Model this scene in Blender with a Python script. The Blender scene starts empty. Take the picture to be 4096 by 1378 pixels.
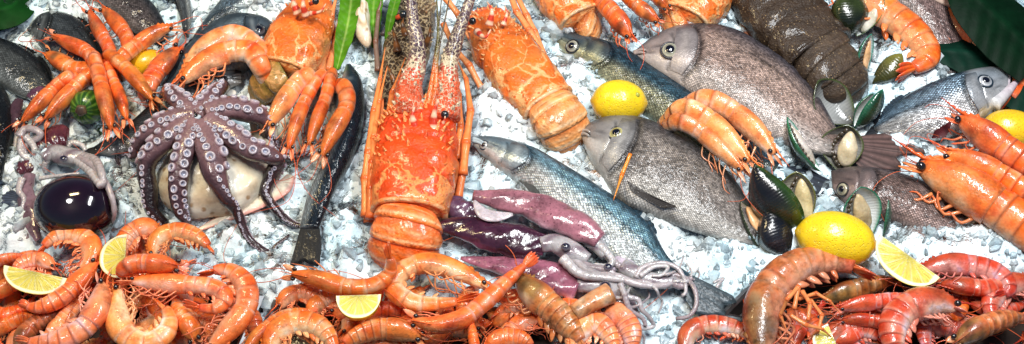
import bpy, bmesh, math, random
import numpy as np
from mathutils import Vector, Matrix, noise
rng = np.random.default_rng(11)
random.seed(11)
SC = bpy.context.scene
COL = SC.collection
PI = math.pi
# ------------------------------------------------------------------ camera
# The ice bed is the plane z = 0 (metres).  K(x, y, h) turns a position measured on the photograph
# (5152 units wide) into the point of the bed, raised h metres, that is seen there.
PITCH, DIST, FW = math.radians(56), 2.1, 1.5
KW, KH = 5152.0, 1734.0
RIGHT = np.array([1.0, 0, 0])
FWD = np.array([0, math.cos(PITCH), -math.sin(PITCH)])
UPC = np.array([0, math.sin(PITCH), math.cos(PITCH)])
CAM = -FWD * DIST
NZ = np.array([0, 0, 1.0])
def K(x, y, h=0.0):
    k = FW / DIST / KW
    d = FWD + RIGHT * ((x - KW / 2) * k) + UPC * (-(y - KH / 2) * k)
    t = (h - CAM[2]) / d[2]
    return CAM + d * t
def kscale(x, y, h=0.0):
    k = FW / DIST / KW
    p = K(x, y, h)
    return float(np.dot(p - CAM, FWD)) * k
def KP(pts, h=0.0):
    """list of (x, y[, h]) -> array of points; h may be a number or a list stretched along the list"""
    n = len(pts)
    if isinstance(h, (list, tuple)):
        hs = np.interp(np.linspace(0, 1, n), np.linspace(0, 1, len(h)), h)
    else:
        hs = [h] * n
    return np.array([K(p[0], p[1], p[2] if len(p) > 2 else hs[i]) for i, p in enumerate(pts)])
cam_d = bpy.data.cameras.new('camera'); cam = bpy.data.objects.new('camera', cam_d); COL.objects.link(cam)
cam.location = CAM; cam.rotation_euler = (PI / 2 - PITCH, 0, 0)
cam_d.sensor_width = 36; cam_d.lens = 36 * DIST / FW; cam_d.clip_end = 100; cam_d.clip_start = 0.05
SC.camera = cam
# ------------------------------------------------------------------ curves and meshes
def spline(P, n, ret_u=False):
    """Catmull-Rom through P, n points evenly spaced in length"""
    P = np.asarray(P, float)
    if len(P) == 2:
        return P[0] + (P[1] - P[0]) * np.linspace(0, 1, n)[:, None]
    A = np.vstack([2 * P[0] - P[1], P, 2 * P[-1] - P[-2]])
    out = []
    for i in range(1, len(A) - 2):
        p0, p1, p2, p3 = A[i - 1], A[i], A[i + 1], A[i + 2]
        t = np.linspace(0, 1, 24, endpoint=False)[:, None]
        out.append(0.5 * ((2 * p1) + (-p0 + p2) * t + (2 * p0 - 5 * p1 + 4 * p2 - p3) * t ** 2 + (-p0 + 3 * p1 - 3 * p2 + p3) * t ** 3))
    out.append(A[-2][None])
    C = np.vstack(out)
    d = np.r_[0, np.cumsum(np.linalg.norm(np.diff(C, axis=0), axis=1))]
    if d[-1] <= 0: return np.repeat(P[:1], n, 0)
    q = np.linspace(0, d[-1], n)
    return np.stack([np.interp(q, d, C[:, k]) for k in range(P.shape[1])], 1)
def sstep(a, b, x):
    t = np.clip((np.asarray(x, float) - a) / (b - a), 0, 1); return t * t * (3 - 2 * t)
def prof(s, pts):
    """smooth profile through (s, value) pairs"""
    xs = np.array([p[0] for p in pts]); ys = np.array([p[1] for p in pts])
    s = np.asarray(s, float)
    i = np.clip(np.searchsorted(xs, s) - 1, 0, len(xs) - 2)
    m = np.gradient(ys, xs)
    h = xs[i + 1] - xs[i]; t = np.clip((s - xs[i]) / h, 0, 1)
    return (2*t**3-3*t**2+1)*ys[i] + (t**3-2*t**2+t)*h*m[i] + (-2*t**3+3*t**2)*ys[i+1] + (t**3-t**2)*h*m[i+1]
def unit(v):
    v = np.asarray(v, float); n = np.linalg.norm(v, axis=-1, keepdims=True); return v / np.maximum(n, 1e-12)
def frames(P, up):
    T = unit(np.gradient(P, axis=0))
    up = np.broadcast_to(np.asarray(up, float), P.shape)
    U = unit(up - (up * T).sum(1, keepdims=True) * T)
    S = np.cross(T, U)
    return T, U, S
def roll_up(P, a):
    """dorsal direction for a spine lying on the bed: a = 0 up, +90 to the left of travel, -90 to the right"""
    T = np.gradient(P, axis=0); T[:, 2] = 0; T = unit(T)
    L = np.cross(np.broadcast_to(NZ, T.shape), T)
    a = np.radians(np.broadcast_to(np.asarray(a, float), (len(P),)))[:, None]
    return NZ * np.cos(a) + L * np.sin(a)
class MB:
    """collects vertices, faces, vertex colours and uvs, then links ONE mesh object"""
    def __init__(s): s.v, s.f, s.c, s.u, s.n = [], [], [], [], 0
    def add(s, V, F, C, U=None):
        V = np.asarray(V, float).reshape(-1, 3)
        C = np.asarray(C, float)
        if C.ndim == 1: C = np.broadcast_to(C, (len(V), len(C)))
        if C.shape[1] == 3: C = np.hstack([C, np.ones((len(C), 1))])
        s.v.append(V); s.c.append(C); s.u.append(np.zeros((len(V), 2)) if U is None else np.asarray(U, float))
        s.f += [tuple(int(i) + s.n for i in f) for f in F]; s.n += len(V)
        return s
    def build(s, name, mat, parent=None, smooth=True):
        me = bpy.data.meshes.new(name)
        V = np.vstack(s.v)
        me.from_pydata(V.tolist(), [], s.f)
        ca = me.color_attributes.new('Col', 'FLOAT_COLOR', 'POINT')
        ca.data.foreach_set('color', np.vstack(s.c).astype(np.float32).ravel())
        uv = me.uv_layers.new(name='UVMap')
        li = np.empty(len(me.loops), np.int32); me.loops.foreach_get('vertex_index', li)
        uv.data.foreach_set('uv', np.vstack(s.u)[li].astype(np.float32).ravel())
        me.polygons.foreach_set('use_smooth', [smooth] * len(me.polygons))
        me.materials.append(mat); me.update()
        o = bpy.data.objects.new(name, me); COL.objects.link(o)
        if parent is not None: attach(o, parent)
        return o
def attach(o, parent):
    """parent keeps the child's place: every builder works in world coordinates"""
    o.parent = parent
    w = Vector((0, 0, 0)); p = parent
    while p is not None: w += p.location; p = p.parent
    o.location = o.location - w
def thing(name, label, cat, at, group=None):
    o = bpy.data.objects.new(name, None); o.empty_display_size = 0.02; COL.objects.link(o)
    o.location = at; o['label'] = label; o['category'] = cat
    if group: o['group'] = group
    return o
def tag(o, label, cat, group=None, kind=None):
    if label: o['label'] = label
    if cat: o['category'] = cat
    if group: o['group'] = group
    if kind: o['kind'] = kind
    return o
def grid_faces(n, m, closed=True):
    F = []
    mm = m if closed else m - 1
    for i in range(n - 1):
        for j in range(mm):
            k = (j + 1) % m
            F.append((i * m + j, i * m + k, (i + 1) * m + k, (i + 1) * m + j))
    return F
def tube(mb, P, rx, ry, up, m=14, col=(1, 1, 1), shape=None, caps=True, colf=None, uvscale=None):
    """sweep an ellipse (rx across, ry along up) down the points P"""
    P = np.asarray(P, float); n = len(P)
    rx = np.broadcast_to(np.asarray(rx, float), (n,)); ry = np.broadcast_to(np.asarray(ry, float), (n,))
    T, U, S = frames(P, up)
    ph = np.linspace(0, 2 * PI, m, endpoint=False)
    cs, sn = np.cos(ph), np.sin(ph)
    kx = ky = np.ones((n, m))
    if shape is not None: kx, ky = shape(np.linspace(0, 1, n)[:, None], ph[None, :])
    V = P[:, None] + S[:, None] * (rx[:, None] * sn * kx)[..., None] + U[:, None] * (ry[:, None] * cs * ky)[..., None]
    s = np.repeat(np.linspace(0, 1, n)[:, None], m, 1); pp = np.repeat(ph[None], n, 0)
    C = colf(s, pp).reshape(n * m, -1) if colf else col
    L = np.r_[0, np.cumsum(np.linalg.norm(np.diff(P, axis=0), axis=1))]
    uv = np.stack([np.repeat(L[:, None], m, 1), np.repeat((ph * rx.mean())[None], n, 0)], -1).reshape(-1, 2)
    F = grid_faces(n, m)
    if caps:
        F.append(tuple(range(m))[::-1]); F.append(tuple(range((n - 1) * m, n * m)))
    mb.add(V.reshape(-1, 3), F, C, uv)
    return V
def ellipsoid(mb, c, ax, n=12, m=16, col=(1, 1, 1), colf=None):
    """ax: three half-axis vectors; poles along ax[2]"""
    th = np.linspace(0, PI, n); ph = np.linspace(0, 2 * PI, m, endpoint=False)
    t, p = np.meshgrid(th, ph, indexing='ij')
    a, b, d = [np.asarray(q, float) for q in ax]
    V = np.asarray(c, float) + (np.sin(t) * np.cos(p))[..., None] * a + (np.sin(t) * np.sin(p))[..., None] * b + np.cos(t)[..., None] * d
    C = colf(t, p).reshape(n * m, -1) if colf else col
    mb.add(V.reshape(-1, 3), grid_faces(n, m), C, np.stack([p * 0.01, t * 0.01], -1).reshape(-1, 2))
def cone(mb, base, tip, r, m=7, col=(1, 1, 1), tipcol=None, bend=None):
    base = np.asarray(base, float); tip = np.asarray(tip, float)
    ax = tip - base
    a = unit(np.cross(ax, [0.31, 0.52, 0.79])); b = unit(np.cross(ax, a))
    V = []; C = []
    tc = col if tipcol is None else tipcol
    for k, (t, q) in enumerate(((0, 1), (0.5, 0.62), (0.85, 0.28), (1, 0.05))):
        for j in range(m):
            w = 2 * PI * j / m
            V.append(base + ax * t + (a * math.cos(w) + b * math.sin(w)) * r * q)
            C.append(np.array(col) * (1 - t) + np.array(tc) * t)
    mb.add(V, grid_faces(4, m) + [tuple(range(3 * m, 4 * m))], C)
def fan(mb, root, edge, n=10, m=9, col=(1, 1, 1), tipcol=None, ridge=0.0, N=NZ, sag=0.0, thick=0.0006, notch=0.0):
    """thin fin: ruled from a root line to an edge line with raised rays; two skins"""
    R = spline(root, n); E = spline(edge, n)
    t = np.linspace(0, 1, m)
    V = R[:, None] * (1 - t)[None, :, None] + E[:, None] * t[None, :, None]
    ray = (np.arange(n) % 2)[:, None]
    V = V + N * (ray * ridge * np.ones(m)[None])[..., None] - N * (sag * t ** 2)[None, :, None]
    if notch:
        q = rng.random(n) * notch
        V = V - ((E - R) * 1.0)[:, None] * (q[:, None] * (t ** 3)[None])[..., None]
    C0 = np.array(col); C1 = np.array(tipcol if tipcol is not None else col)
    C = C0 * (1 - t)[None, :, None] + C1 * t[None, :, None]
    C = C * (0.5 + 0.9 * ray)[..., None] * np.ones((n, m, 1))
    F = grid_faces(n, m, False)
    A = V.reshape(-1, 3)
    nv = len(A)
    Fb = [tuple(i + nv for i in f[::-1]) for f in F]
    rim = [i * m for i in range(n)][::-1] + list(range(0, 1)) 
    loop = [i * m + m - 1 for i in range(n)]
    side = [(loop[i], loop[i + 1], loop[i + 1] + nv, loop[i] + nv) for i in range(n - 1)]
    CC = np.vstack([C.reshape(-1, 3)] * 2)
    mb.add(np.vstack([A, A - N * thick]), F + Fb + side, np.clip(CC, 0, 1))
def inpoly(x, y, poly):
    c = False; n = len(poly)
    for i in range(n):
        x1, y1 = poly[i]; x2, y2 = poly[i - 1]
        if (y1 > y) != (y2 > y) and x < (x2 - x1) * (y - y1) / (y2 - y1) + x1: c = not c
    return c
# ------------------------------------------------------------------ materials
class NT:
    def __init__(s, name):
        s.m = bpy.data.materials.new(name); s.m.use_nodes = True
        s.t = s.m.node_tree; s.t.nodes.clear()
        s.out = s.n('ShaderNodeOutputMaterial')
    def n(s, typ, **kw):
        nd = s.t.nodes.new(typ)
        for k, v in kw.items():
            if k in nd.inputs.keys() if isinstance(k, str) else False: nd.inputs[k].default_value = v
            else: setattr(nd, k, v)
        return nd
    def l(s, a, b): s.t.links.new(a, b)
    def inp(s, nd, key, val):
        i = nd.inputs[key]
        if hasattr(val, 'is_output'): s.l(val, i)
        elif hasattr(i.default_value, '__len__') and not hasattr(val, '__len__'): i.default_value = [val] * len(i.default_value)
        elif hasattr(i.default_value, '__len__') and len(i.default_value) == 4 and len(val) == 3: i.default_value = (*val, 1)
        else: i.default_value = val
    def math(s, op, a, b=None, c=None, clamp=False):
        nd = s.t.nodes.new('ShaderNodeMath'); nd.operation = op; nd.use_clamp = clamp
        for i, v in enumerate((a, b, c)):
            if v is not None: s.inp(nd, i, v)
        return nd.outputs[0]
    def mix(s, f, a, b, mode='MIX'):
        nd = s.t.nodes.new('ShaderNodeMix'); nd.data_type = 'RGBA'; nd.blend_type = mode
        s.inp(nd, 0, f); s.inp(nd, 6, a); s.inp(nd, 7, b); return nd.outputs[2]
    def ramp(s, f, stops):
        nd = s.t.nodes.new('ShaderNodeValToRGB'); e = nd.color_ramp.elements
        while len(e) < len(stops): e.new(0.5)
        for k, (p, c) in enumerate(stops):
            e[k].position = p; e[k].color = (c, c, c, 1) if not hasattr(c, '__len__') else (*c, 1)
        s.inp(nd, 0, f); return nd.outputs[0]
    def noise(s, scale, detail=3, rough=0.55, vec=None, dist=0.0):
        nd = s.t.nodes.new('ShaderNodeTexNoise')
        s.inp(nd, 'Scale', scale); s.inp(nd, 'Detail', detail); s.inp(nd, 'Roughness', rough); s.inp(nd, 'Distortion', dist)
        if vec is not None: s.l(vec, nd.inputs['Vector'])
        return nd.outputs['Fac']
    def voro(s, scale, feature='F1', vec=None, rand=1.0, out='Distance'):
        nd = s.t.nodes.new('ShaderNodeTexVoronoi'); nd.feature = feature
        s.inp(nd, 'Scale', scale); s.inp(nd, 'Randomness', rand)
        if vec is not None: s.l(vec, nd.inputs['Vector'])
        return nd.outputs[out]
    def geo(s): return s.n('ShaderNodeNewGeometry')
    def pos(s): return s.geo().outputs['Position']
    def objpos(s): return s.n('ShaderNodeTexCoord').outputs['Object']
    def uv(s): return s.n('ShaderNodeTexCoord').outputs['UV']
    def rnd(s): return s.n('ShaderNodeObjectInfo').outputs['Random']
    def attr(s):
        a = s.n('ShaderNodeAttribute'); a.attribute_name = 'Col'; return a
    def bump(s, h, dist, strength=1.0):
        nd = s.n('ShaderNodeBump'); s.inp(nd, 'Strength', strength); s.inp(nd, 'Distance', dist); s.l(h, nd.inputs['Height']); return nd.outputs[0]
    def bsdf(s, cns=75.0, cnd=.0012, **kw):
        nd = s.n('ShaderNodeBsdfPrincipled')
        for k, v in kw.items():
            key = {'color': 'Base Color', 'rough': 'Roughness', 'metal': 'Metallic', 'normal': 'Normal', 'ior': 'IOR', 'trans': 'Transmission Weight',
                   'sss': 'Subsurface Weight', 'sssr': 'Subsurface Radius', 'ssss': 'Subsurface Scale', 'coat': 'Coat Weight', 'coatr': 'Coat Roughness', 'spec': 'Specular IOR Level', 'alpha': 'Alpha', 'tint': 'Specular Tint'}[k]
            s.inp(nd, key, v)
        if 'normal' in kw and kw.get('coat', 0):      # the wet film: broad ripples, so the glints break up
            p = s.pos(); h = s.math('ADD', s.noise(cns, 2, .5, p), s.math('MULTIPLY', s.noise(cns * 3.2, 2, .5, p), .3)); s.l(s.bump(h, cnd), nd.inputs['Coat Normal'])
        s.l(nd.outputs[0], s.out.inputs[0]); return nd
M = {}
def mat_shell(name, rough=0.28, coat=0.5, var=0.35, dark=0.35, bump=0.0006, bscale=260, nscale=28, speck=0.0, speckcol=(0.1, 0.02, 0.01), sss=0.0, warm=0.0):
    """wet organic skin: vertex colour, broken up with blotches and fine grain"""
    t = NT(name); p = t.pos(); a = t.attr()
    n1 = t.noise(nscale, 4, 0.6, p); n2 = t.noise(nscale * 6, 3, 0.6, p)
    f = t.math('ADD', t.math('MULTIPLY', n1, 0.65), t.math('MULTIPLY', n2, 0.35))
    k = t.ramp(f, [(0.3, dark + 0.0), (0.5, 1.0), (0.72, 1 + var)])
    c = t.mix(1.0, a.outputs['Color'], k, 'MULTIPLY')
    if warm:        # patches that lean to yellow, others to red
        nw = t.noise(38, 3, .6, p)
        c = t.mix(t.ramp(nw, [(.50, 0), (.68, warm)]), c, t.mix(1.0, c, (1.02, 1.75, 2.9), 'MULTIPLY'))
        c = t.mix(t.ramp(nw, [(.32, warm), (.47, 0)]), c, t.mix(1.0, c, (.78, .42, .4), 'MULTIPLY'))
    if speck:
        v = t.voro(speck, vec=p)
        m = t.ramp(v, [(0.16, 1.0), (0.3, 0.0)])
        gate = t.ramp(t.noise(60, 2, 0.5, p), [(0.42, 0.0), (0.58, 1.0)])
        c = t.mix(t.math('MULTIPLY', t.math('MULTIPLY', m, gate), 0.8), c, speckcol)
    h = t.math('ADD', t.noise(bscale, 3, 0.6, p), t.math('MULTIPLY', t.noise(bscale * 0.3, 2, 0.5, p), 1.5))
    r = t.math('ADD', t.math('MULTIPLY', n2, 0.3), rough - 0.12)
    kw = dict(sss=sss, sssr=(0.01, 0.004, 0.002), ssss=0.6) if sss else {}
    t.bsdf(color=c, rough=r, coat=coat, coatr=0.07, normal=t.bump(h, bump), spec=0.3, **kw)
    M[name] = t.m; return t.m
def mat_ice(name, deep=False):
    t = NT(name); p = t.pos()
    n = t.noise(120, 3, 0.6, p); cl = t.noise(13, 3, 0.6, p)
    col = t.mix(t.ramp(cl, [(0.35, 0.0), (0.65, 1.0)]), (0.66, 0.885, 0.98), (0.91, 0.98, 1.0))
    if deep: col = t.mix(1.0, col, t.ramp(t.voro(75, vec=p, out='Color'), [(.0, .84), (1.0, 1.0)]), 'MULTIPLY')
    h = t.math('ADD', t.noise(420, 2, 0.5, p), t.math('MULTIPLY', t.noise(110, 2, 0.5, p), 2.5))
    nb = t.bump(h, 0.0007)
    df = t.n('ShaderNodeBsdfDiffuse'); t.inp(df, 'Color', col); t.inp(df, 'Normal', nb); body = df.outputs[0]
    if not deep:        # cloudy ice lets part of the light straight through; clear chunks more of it
        tl = t.n('ShaderNodeBsdfTranslucent'); t.inp(tl, 'Color', col); m = t.n('ShaderNodeMixShader'); t.inp(m, 0, 0.3); t.l(body, m.inputs[1]); t.l(tl.outputs[0], m.inputs[2]); body = m.outputs[0]
        tr_ = t.n('ShaderNodeBsdfTransparent'); t.inp(tr_, 'Color', (0.985, 0.995, 1.0))
        m1 = t.n('ShaderNodeMixShader')
        clear = t.math('MULTIPLY', t.ramp(n, [(0.36, 1.2), (0.64, 0.7)]), t.math('SUBTRACT', 1.0, t.attr().outputs['Alpha']), clamp=True)
        t.l(clear, m1.inputs[0]); t.l(body, m1.inputs[1]); t.l(tr_.outputs[0], m1.inputs[2]); body = m1.outputs[0]
    fr = t.n('ShaderNodeFresnel'); t.inp(fr, 'IOR', 1.30); t.inp(fr, 'Normal', nb)
    gl = t.n('ShaderNodeBsdfGlossy'); t.inp(gl, 'Roughness', 0.09); t.inp(gl, 'Normal', nb)
    m2 = t.n('ShaderNodeMixShader'); t.l(fr.outputs[0], m2.inputs[0]); t.l(body, m2.inputs[1]); t.l(gl.outputs[0], m2.inputs[2])
    t.l(m2.outputs[0], t.out.inputs[0]); M[name] = t.m
mat_ice('crushed_ice'); mat_ice('packed_ice', True)
# ------------------------------------------------------------------ the bed of crushed ice
MOUNDS = []      # (x, y, radius in K units, height m)
def ice_h(x, y):
    """height of the packed ice at world x, y (arrays)"""
    z = 0.004 + 0.004 * np.sin(x * 9.1 + 1.3) * np.cos(y * 11.7) + 0.004 * np.sin(x * 23 + y * 17)
    for (mx, my, r, h) in MOUNDS:
        c = K(mx, my); k = kscale(mx, my)
        d2 = ((x - c[0]) ** 2 + (y - c[1]) ** 2) / (r * k) ** 2
        z = z + h * np.exp(-d2)
    return z
def build_ice(spacing=0.0090, xr=(-0.92, 0.92), yr=(-0.36, 0.47)):
    nx, ny = 520, 260
    X, Y = np.meshgrid(np.linspace(-1.3, 1.3, nx), np.linspace(-0.75, 0.85, ny), indexing='ij')
    Z = ice_h(X, Y) + 0.0058 + 0.0010 * rng.standard_normal(X.shape)
    for i in range(nx):
        for j in range(ny): Z[i, j] += .007 * (noise.noise((X[i, j] * 42, Y[i, j] * 42, 0)) + .9 * noise.noise((X[i, j] * 95, Y[i, j] * 95, 3)))
    for i in range(nx):
        for j in range(ny):
            if blocked(X[i, j], Y[i, j]): Z[i, j] = -0.018
    mb = MB(); mb.add(np.stack([X, Y, Z], -1).reshape(-1, 3), grid_faces(nx, ny, False), (1, 1, 1))
    o = mb.build('ice_bed', M['packed_ice']); o['kind'] = 'structure'
    protos = []
    for k in range(14):
        n = 11 + k % 6
        bm = bmesh.new()
        st = np.array([0.55 + .45 * rng.random(), 0.5 + .4 * rng.random(), 0.28 + .3 * rng.random()])
        for _ in range(n):
            d = unit(rng.standard_normal(3)) * (0.8 + 0.25 * rng.random()) * st
            bm.verts.new(d)
        bmesh.ops.convex_hull(bm, input=bm.verts)
        loose = [v for v in bm.verts if not v.link_faces]
        if loose: bmesh.ops.delete(bm, geom=loose, context='VERTS')
        if k % 3 == 0: bmesh.ops.bevel(bm, geom=bm.edges[:], offset=0.07, segments=1, affect='EDGES')
        bm.verts.index_update()
        protos.append((np.array([v.co[:] for v in bm.verts]), [[v.index for v in f.verts] for f in bm.faces])); bm.free()
    for k in range(0):          # half melted, rounded lumps
        bm = bmesh.new(); bmesh.ops.create_icosphere(bm, subdivisions=2, radius=1.0); st = 0.45 + 0.55 * rng.random(3); sd = k * 7.3
        for v in bm.verts:
            d = np.array(v.co[:]); v.co = Vector(d * st * (1 + .38 * noise.noise(Vector(d * 1.3) + Vector((sd, 0, 0)))))
        protos.append((np.array([v.co[:] for v in bm.verts]), [[v.index for v in f.verts] for f in bm.faces])); bm.free()
    smooth = []
    Vs, Cs, F, off = [], [], [], 0
    pts = []
    for layer, (sp, dz) in enumerate(((spacing, 0.000), (spacing * 1.15, 0.004))):
        gx = np.arange(xr[0], xr[1], sp); gy = np.arange(yr[0], yr[1], sp)
        A, B = np.meshgrid(gx, gy, indexing='ij')
        A = A + rng.uniform(-.6, .6, A.shape) * sp; B = B + rng.uniform(-.6, .6, B.shape) * sp
        pts.append(np.stack([A.ravel(), B.ravel(), np.full(A.size, dz)], 1))
    pts = np.vstack(pts)
    zz = ice_h(pts[:, 0], pts[:, 1])
    for (x, y, dz), z in zip(pts, zz):
        if blocked(x, y): continue
        pi_ = rng.integers(len(protos)); pv, pf = protos[pi_]; smooth += [pi_ >= 14] * len(pf)
        s = 0.0050 * math.exp(rng.normal(0, 0.62)) + 0.0012
        s = min(s, 0.024)
        q = unit(rng.standard_normal(4)); w, a, b, c = q
        R = np.array([[1-2*(b*b+c*c), 2*(a*b-c*w), 2*(a*c+b*w)], [2*(a*b+c*w), 1-2*(a*a+c*c), 2*(b*c-a*w)], [2*(a*c-b*w), 2*(b*c+a*w), 1-2*(a*a+b*b)]])
        Vs.append(pv @ R.T * s + [x, y, z + dz + rng.uniform(-.003, .004)])
        al = float(np.clip(rng.normal(0.5, 0.2), 0.1, .95))
        Cs.append(np.broadcast_to([1, 1, 1, al], (len(pv), 4)))
        F += [[i + off for i in f] for f in pf]; off += len(pv)
    me = bpy.data.meshes.new('crushed_ice'); me.from_pydata(np.vstack(Vs).tolist(), [], F)
    ca = me.color_attributes.new('Col', 'FLOAT_COLOR', 'POINT'); ca.data.foreach_set('color', np.vstack(Cs).astype(np.float32).ravel())
    me.polygons.foreach_set('use_smooth', smooth); me.materials.append(M['crushed_ice']); me.update()
    o = bpy.data.objects.new('crushed_ice', me); COL.objects.link(o)
    o['kind'] = 'stuff'; o['label'] = 'loose bed of crushed bluish white ice under all the seafood'; o['category'] = 'ice'
def blocked(x, y): return False
# ------------------------------------------------------------------ builders
def proj(p):
    d = np.asarray(p, float) - CAM; z = d @ FWD; k = FW / DIST / KW
    return np.stack([KW / 2 + (d @ RIGHT) / z / k, KH / 2 - (d @ UPC) / z / k], -1)
def lerp(a, b, t):
    t = np.asarray(t, float)[..., None]; return np.asarray(a, float) * (1 - t) + np.asarray(b, float) * t
PAL = {
    'orange': dict(a=(0.86, 0.170, 0.026), pale=(0.86, 0.47, 0.25), red=(0.72, 0.085, 0.02), belly=(0.82, 0.42, 0.22), head=(0.82, 0.19, 0.032), mat='prawn_shell'),
    'pale':   dict(a=(0.88, 0.26, 0.07), pale=(0.88, 0.53, 0.36), red=(0.75, 0.13, 0.03), belly=(0.86, 0.56, 0.36), head=(0.87, 0.29, 0.085), mat='prawn_shell'),
    'red':    dict(a=(0.62, 0.060, 0.018), pale=(0.82, 0.40, 0.28), red=(0.42, 0.018, 0.014), belly=(0.76, 0.42, 0.32), head=(0.55, 0.075, 0.022), mat='prawn_shell'),
    'deep':   dict(a=(0.86, 0.14, 0.015), pale=(0.80, 0.32, 0.15), red=(0.62, 0.05, 0.015), belly=(0.76, 0.32, 0.15), head=(0.84, 0.17, 0.03), mat='prawn_shell'),
    'brown':  dict(a=(0.62, 0.17, 0.04), pale=(0.66, 0.36, 0.18), red=(0.5, 0.06, 0.02), belly=(0.66, 0.33, 0.18), head=(0.30, 0.14, 0.04), mat='prawn_blotch'),
}
mat_shell('prawn_shell', rough=0.30, coat=0.5, var=0.25, dark=0.62, bump=0.0005, bscale=420, nscale=34, sss=0.12, warm=.8)
mat_shell('prawn_blotch', rough=0.30, coat=0.5, var=0.35, dark=0.16, bump=0.0005, bscale=420, nscale=24, warm=.6)
mat_shell('prawn_head', rough=0.30, coat=0.5, var=0.25, dark=0.42, bump=0.0007, bscale=420, nscale=40, warm=.7)
def mat_plain(name, rough, coat=0.0, col=None, metal=0.0, bump=0.0, bs=200):
    t = NT(name); a = t.attr(); c = a.outputs['Color']
    n = t.noise(120, 3, 0.6, t.pos())
    c = t.mix(1.0, c, t.ramp(n, [(0.3, 0.8), (0.7, 1.15)]), 'MULTIPLY')
    kw = {}
    if bump: kw['normal'] = t.bump(t.noise(bs, 3, 0.6, t.pos()), bump)
    t.bsdf(color=c, rough=rough, coat=coat, coatr=0.06, metal=metal, spec=.22, **kw); M[name] = t.m
mat_plain('eye_gloss', 0.12, 1.0)
mat_plain('limb', 0.35, 0.35, bump=0.0003, bs=500)
SEG = [.365, .46, .555, .645, .725, .80, .885]
def segs_profile():
    S, R, Tt = [], [], []
    for k in range(6):
        for t in np.linspace(0, 1, 7):
            S.append(SEG[k] + (SEG[k + 1] - SEG[k]) * t); Tt.append(t)
    return np.array(S), np.array(Tt)
def prawn(label, pts, w, a=0.0, h=0.02, group=None, pal='orange', ant=2, legs=4, plume=True, fan_open=0.5, blot=0.5, eyes=True, cat='prawn', rost=1.0, antlen=1.2, ext=0.0):
    """head-to-tail-tip spine in photo units; w = half height of the body; a = roll of the back (0 up, +left, -right of travel)"""
    p = PAL[pal]
    Ctl = KP(pts, h)
    if ext:      # the tail goes on down into the heap
        d = Ctl[-1] - Ctl[-2]; d[2] = 0; ln = np.linalg.norm(np.diff(Ctl, axis=0), axis=1).sum(); Ctl = np.vstack([Ctl, Ctl[-1] + unit(d) * ln * ext * .6 - NZ * Ctl[-1][2] * .45, Ctl[-1] + unit(d) * ln * ext - NZ * (Ctl[-1][2] + .004)])
    mid = pts[len(pts) // 2]
    k = kscale(mid[0], mid[1], 0.03); w = w * k
    NP = 90
    P = spline(Ctl, NP); U = roll_up(P, a); T, U, S = frames(P, U)
    u = np.linspace(0, 1, NP)
    L = float(np.linalg.norm(np.diff(P, axis=0), axis=1).sum())
    def at(s):
        s = np.asarray(s, float)
        f = lambda A: np.stack([np.interp(s, u, A[:, i]) for i in range(3)], -1)
        return f(P), unit(f(T)), unit(f(U)), unit(f(S))
    root = thing('prawn', label, cat, [P[45][0], P[45][1], max(0.0, P[45][2] - w)], group)
    jit = 1 + rng.uniform(-.16, .10); hue = rng.uniform(-.06, .05)
    def tint(c):
        c = np.array(c) * jit; c[..., 1] = c[..., 1] * (1 + hue * 3); return np.clip(c, 0, 1)
    ph = np.linspace(0, 2 * PI, 22, endpoint=False)
    def skin(mb, s, ry, colfun, lat=0.80, belly=0.86):
        c, t, uu, ss = at(s)
        cs, sn = np.cos(ph), np.sin(ph)
        dv = np.where(cs < 0, belly, 1.0)
        keel = 1 + 0.04 * np.maximum(cs, 0) ** 6
        V = c[:, None] + ss[:, None] * (ry[:, None] * sn * lat)[..., None] + uu[:, None] * (ry[:, None] * cs * dv * keel)[..., None]
        C = tint(colfun(s[:, None] + 0 * ph, ph[None] + 0 * s[:, None]))
        F = grid_faces(len(s), len(ph)); n = len(ph)
        F += [tuple(range(n))[::-1], tuple(range((len(s) - 1) * n, len(s) * n))]
        mb.add(V.reshape(-1, 3), F, C.reshape(-1, 3)); return V
    # carapace
    s = np.linspace(0.02, 0.40, 20)
    ry = w * prof(s, [(0.02, .26), (0.08, .56), (0.16, .82), (0.27, 1.0), (0.36, 1.0), (0.40, .96)])
    bl = rng.uniform(0, 6)
    def ccol(ss, pp):
        cs = np.cos(pp)
        c = lerp(p['belly'], p['head'], sstep(-0.7, 0.3, cs))
        c = lerp(c, p['a'], sstep(0.26, 0.40, ss) * 0.8)
        m = blot * np.clip(0.5 + 0.8 * np.sin(ss * 31 + bl) * np.cos(pp * 2 + bl), 0, 1) * sstep(0.05, 0.14, ss) * sstep(0.36, 0.25, ss)
        c = lerp(c, (0.07, 0.045, 0.022), np.clip(m * 0.75, 0, .92))
        c = lerp(c, np.array(p['red']) * .8, .5 * sstep(.90, .99, cs) + .35 * np.exp(-((cs + .25 - .9 * (ss - .2)) / .05) ** 2) * sstep(.06, .12, ss))
        c = lerp(c, p['pale'], sstep(0.385, 0.40, ss) * 0.6)
        return c
    mb = MB(); skin(mb, s, ry, ccol); mb.build('carapace', M['prawn_head' if pal != 'brown' else 'prawn_blotch'], root)
    # abdomen with six overlapping rings
    s, t = segs_profile()
    ry = w * prof(s, [(.36, .90), (.46, .97), (.56, .97), (.65, .90), (.73, .78), (.80, .63), (.885, .40)]) * (0.962 + 0.045 * t ** 0.7)
    tt = np.repeat(t[:, None], len(ph), 1)
    sc = rng.uniform(0, 6)
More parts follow.
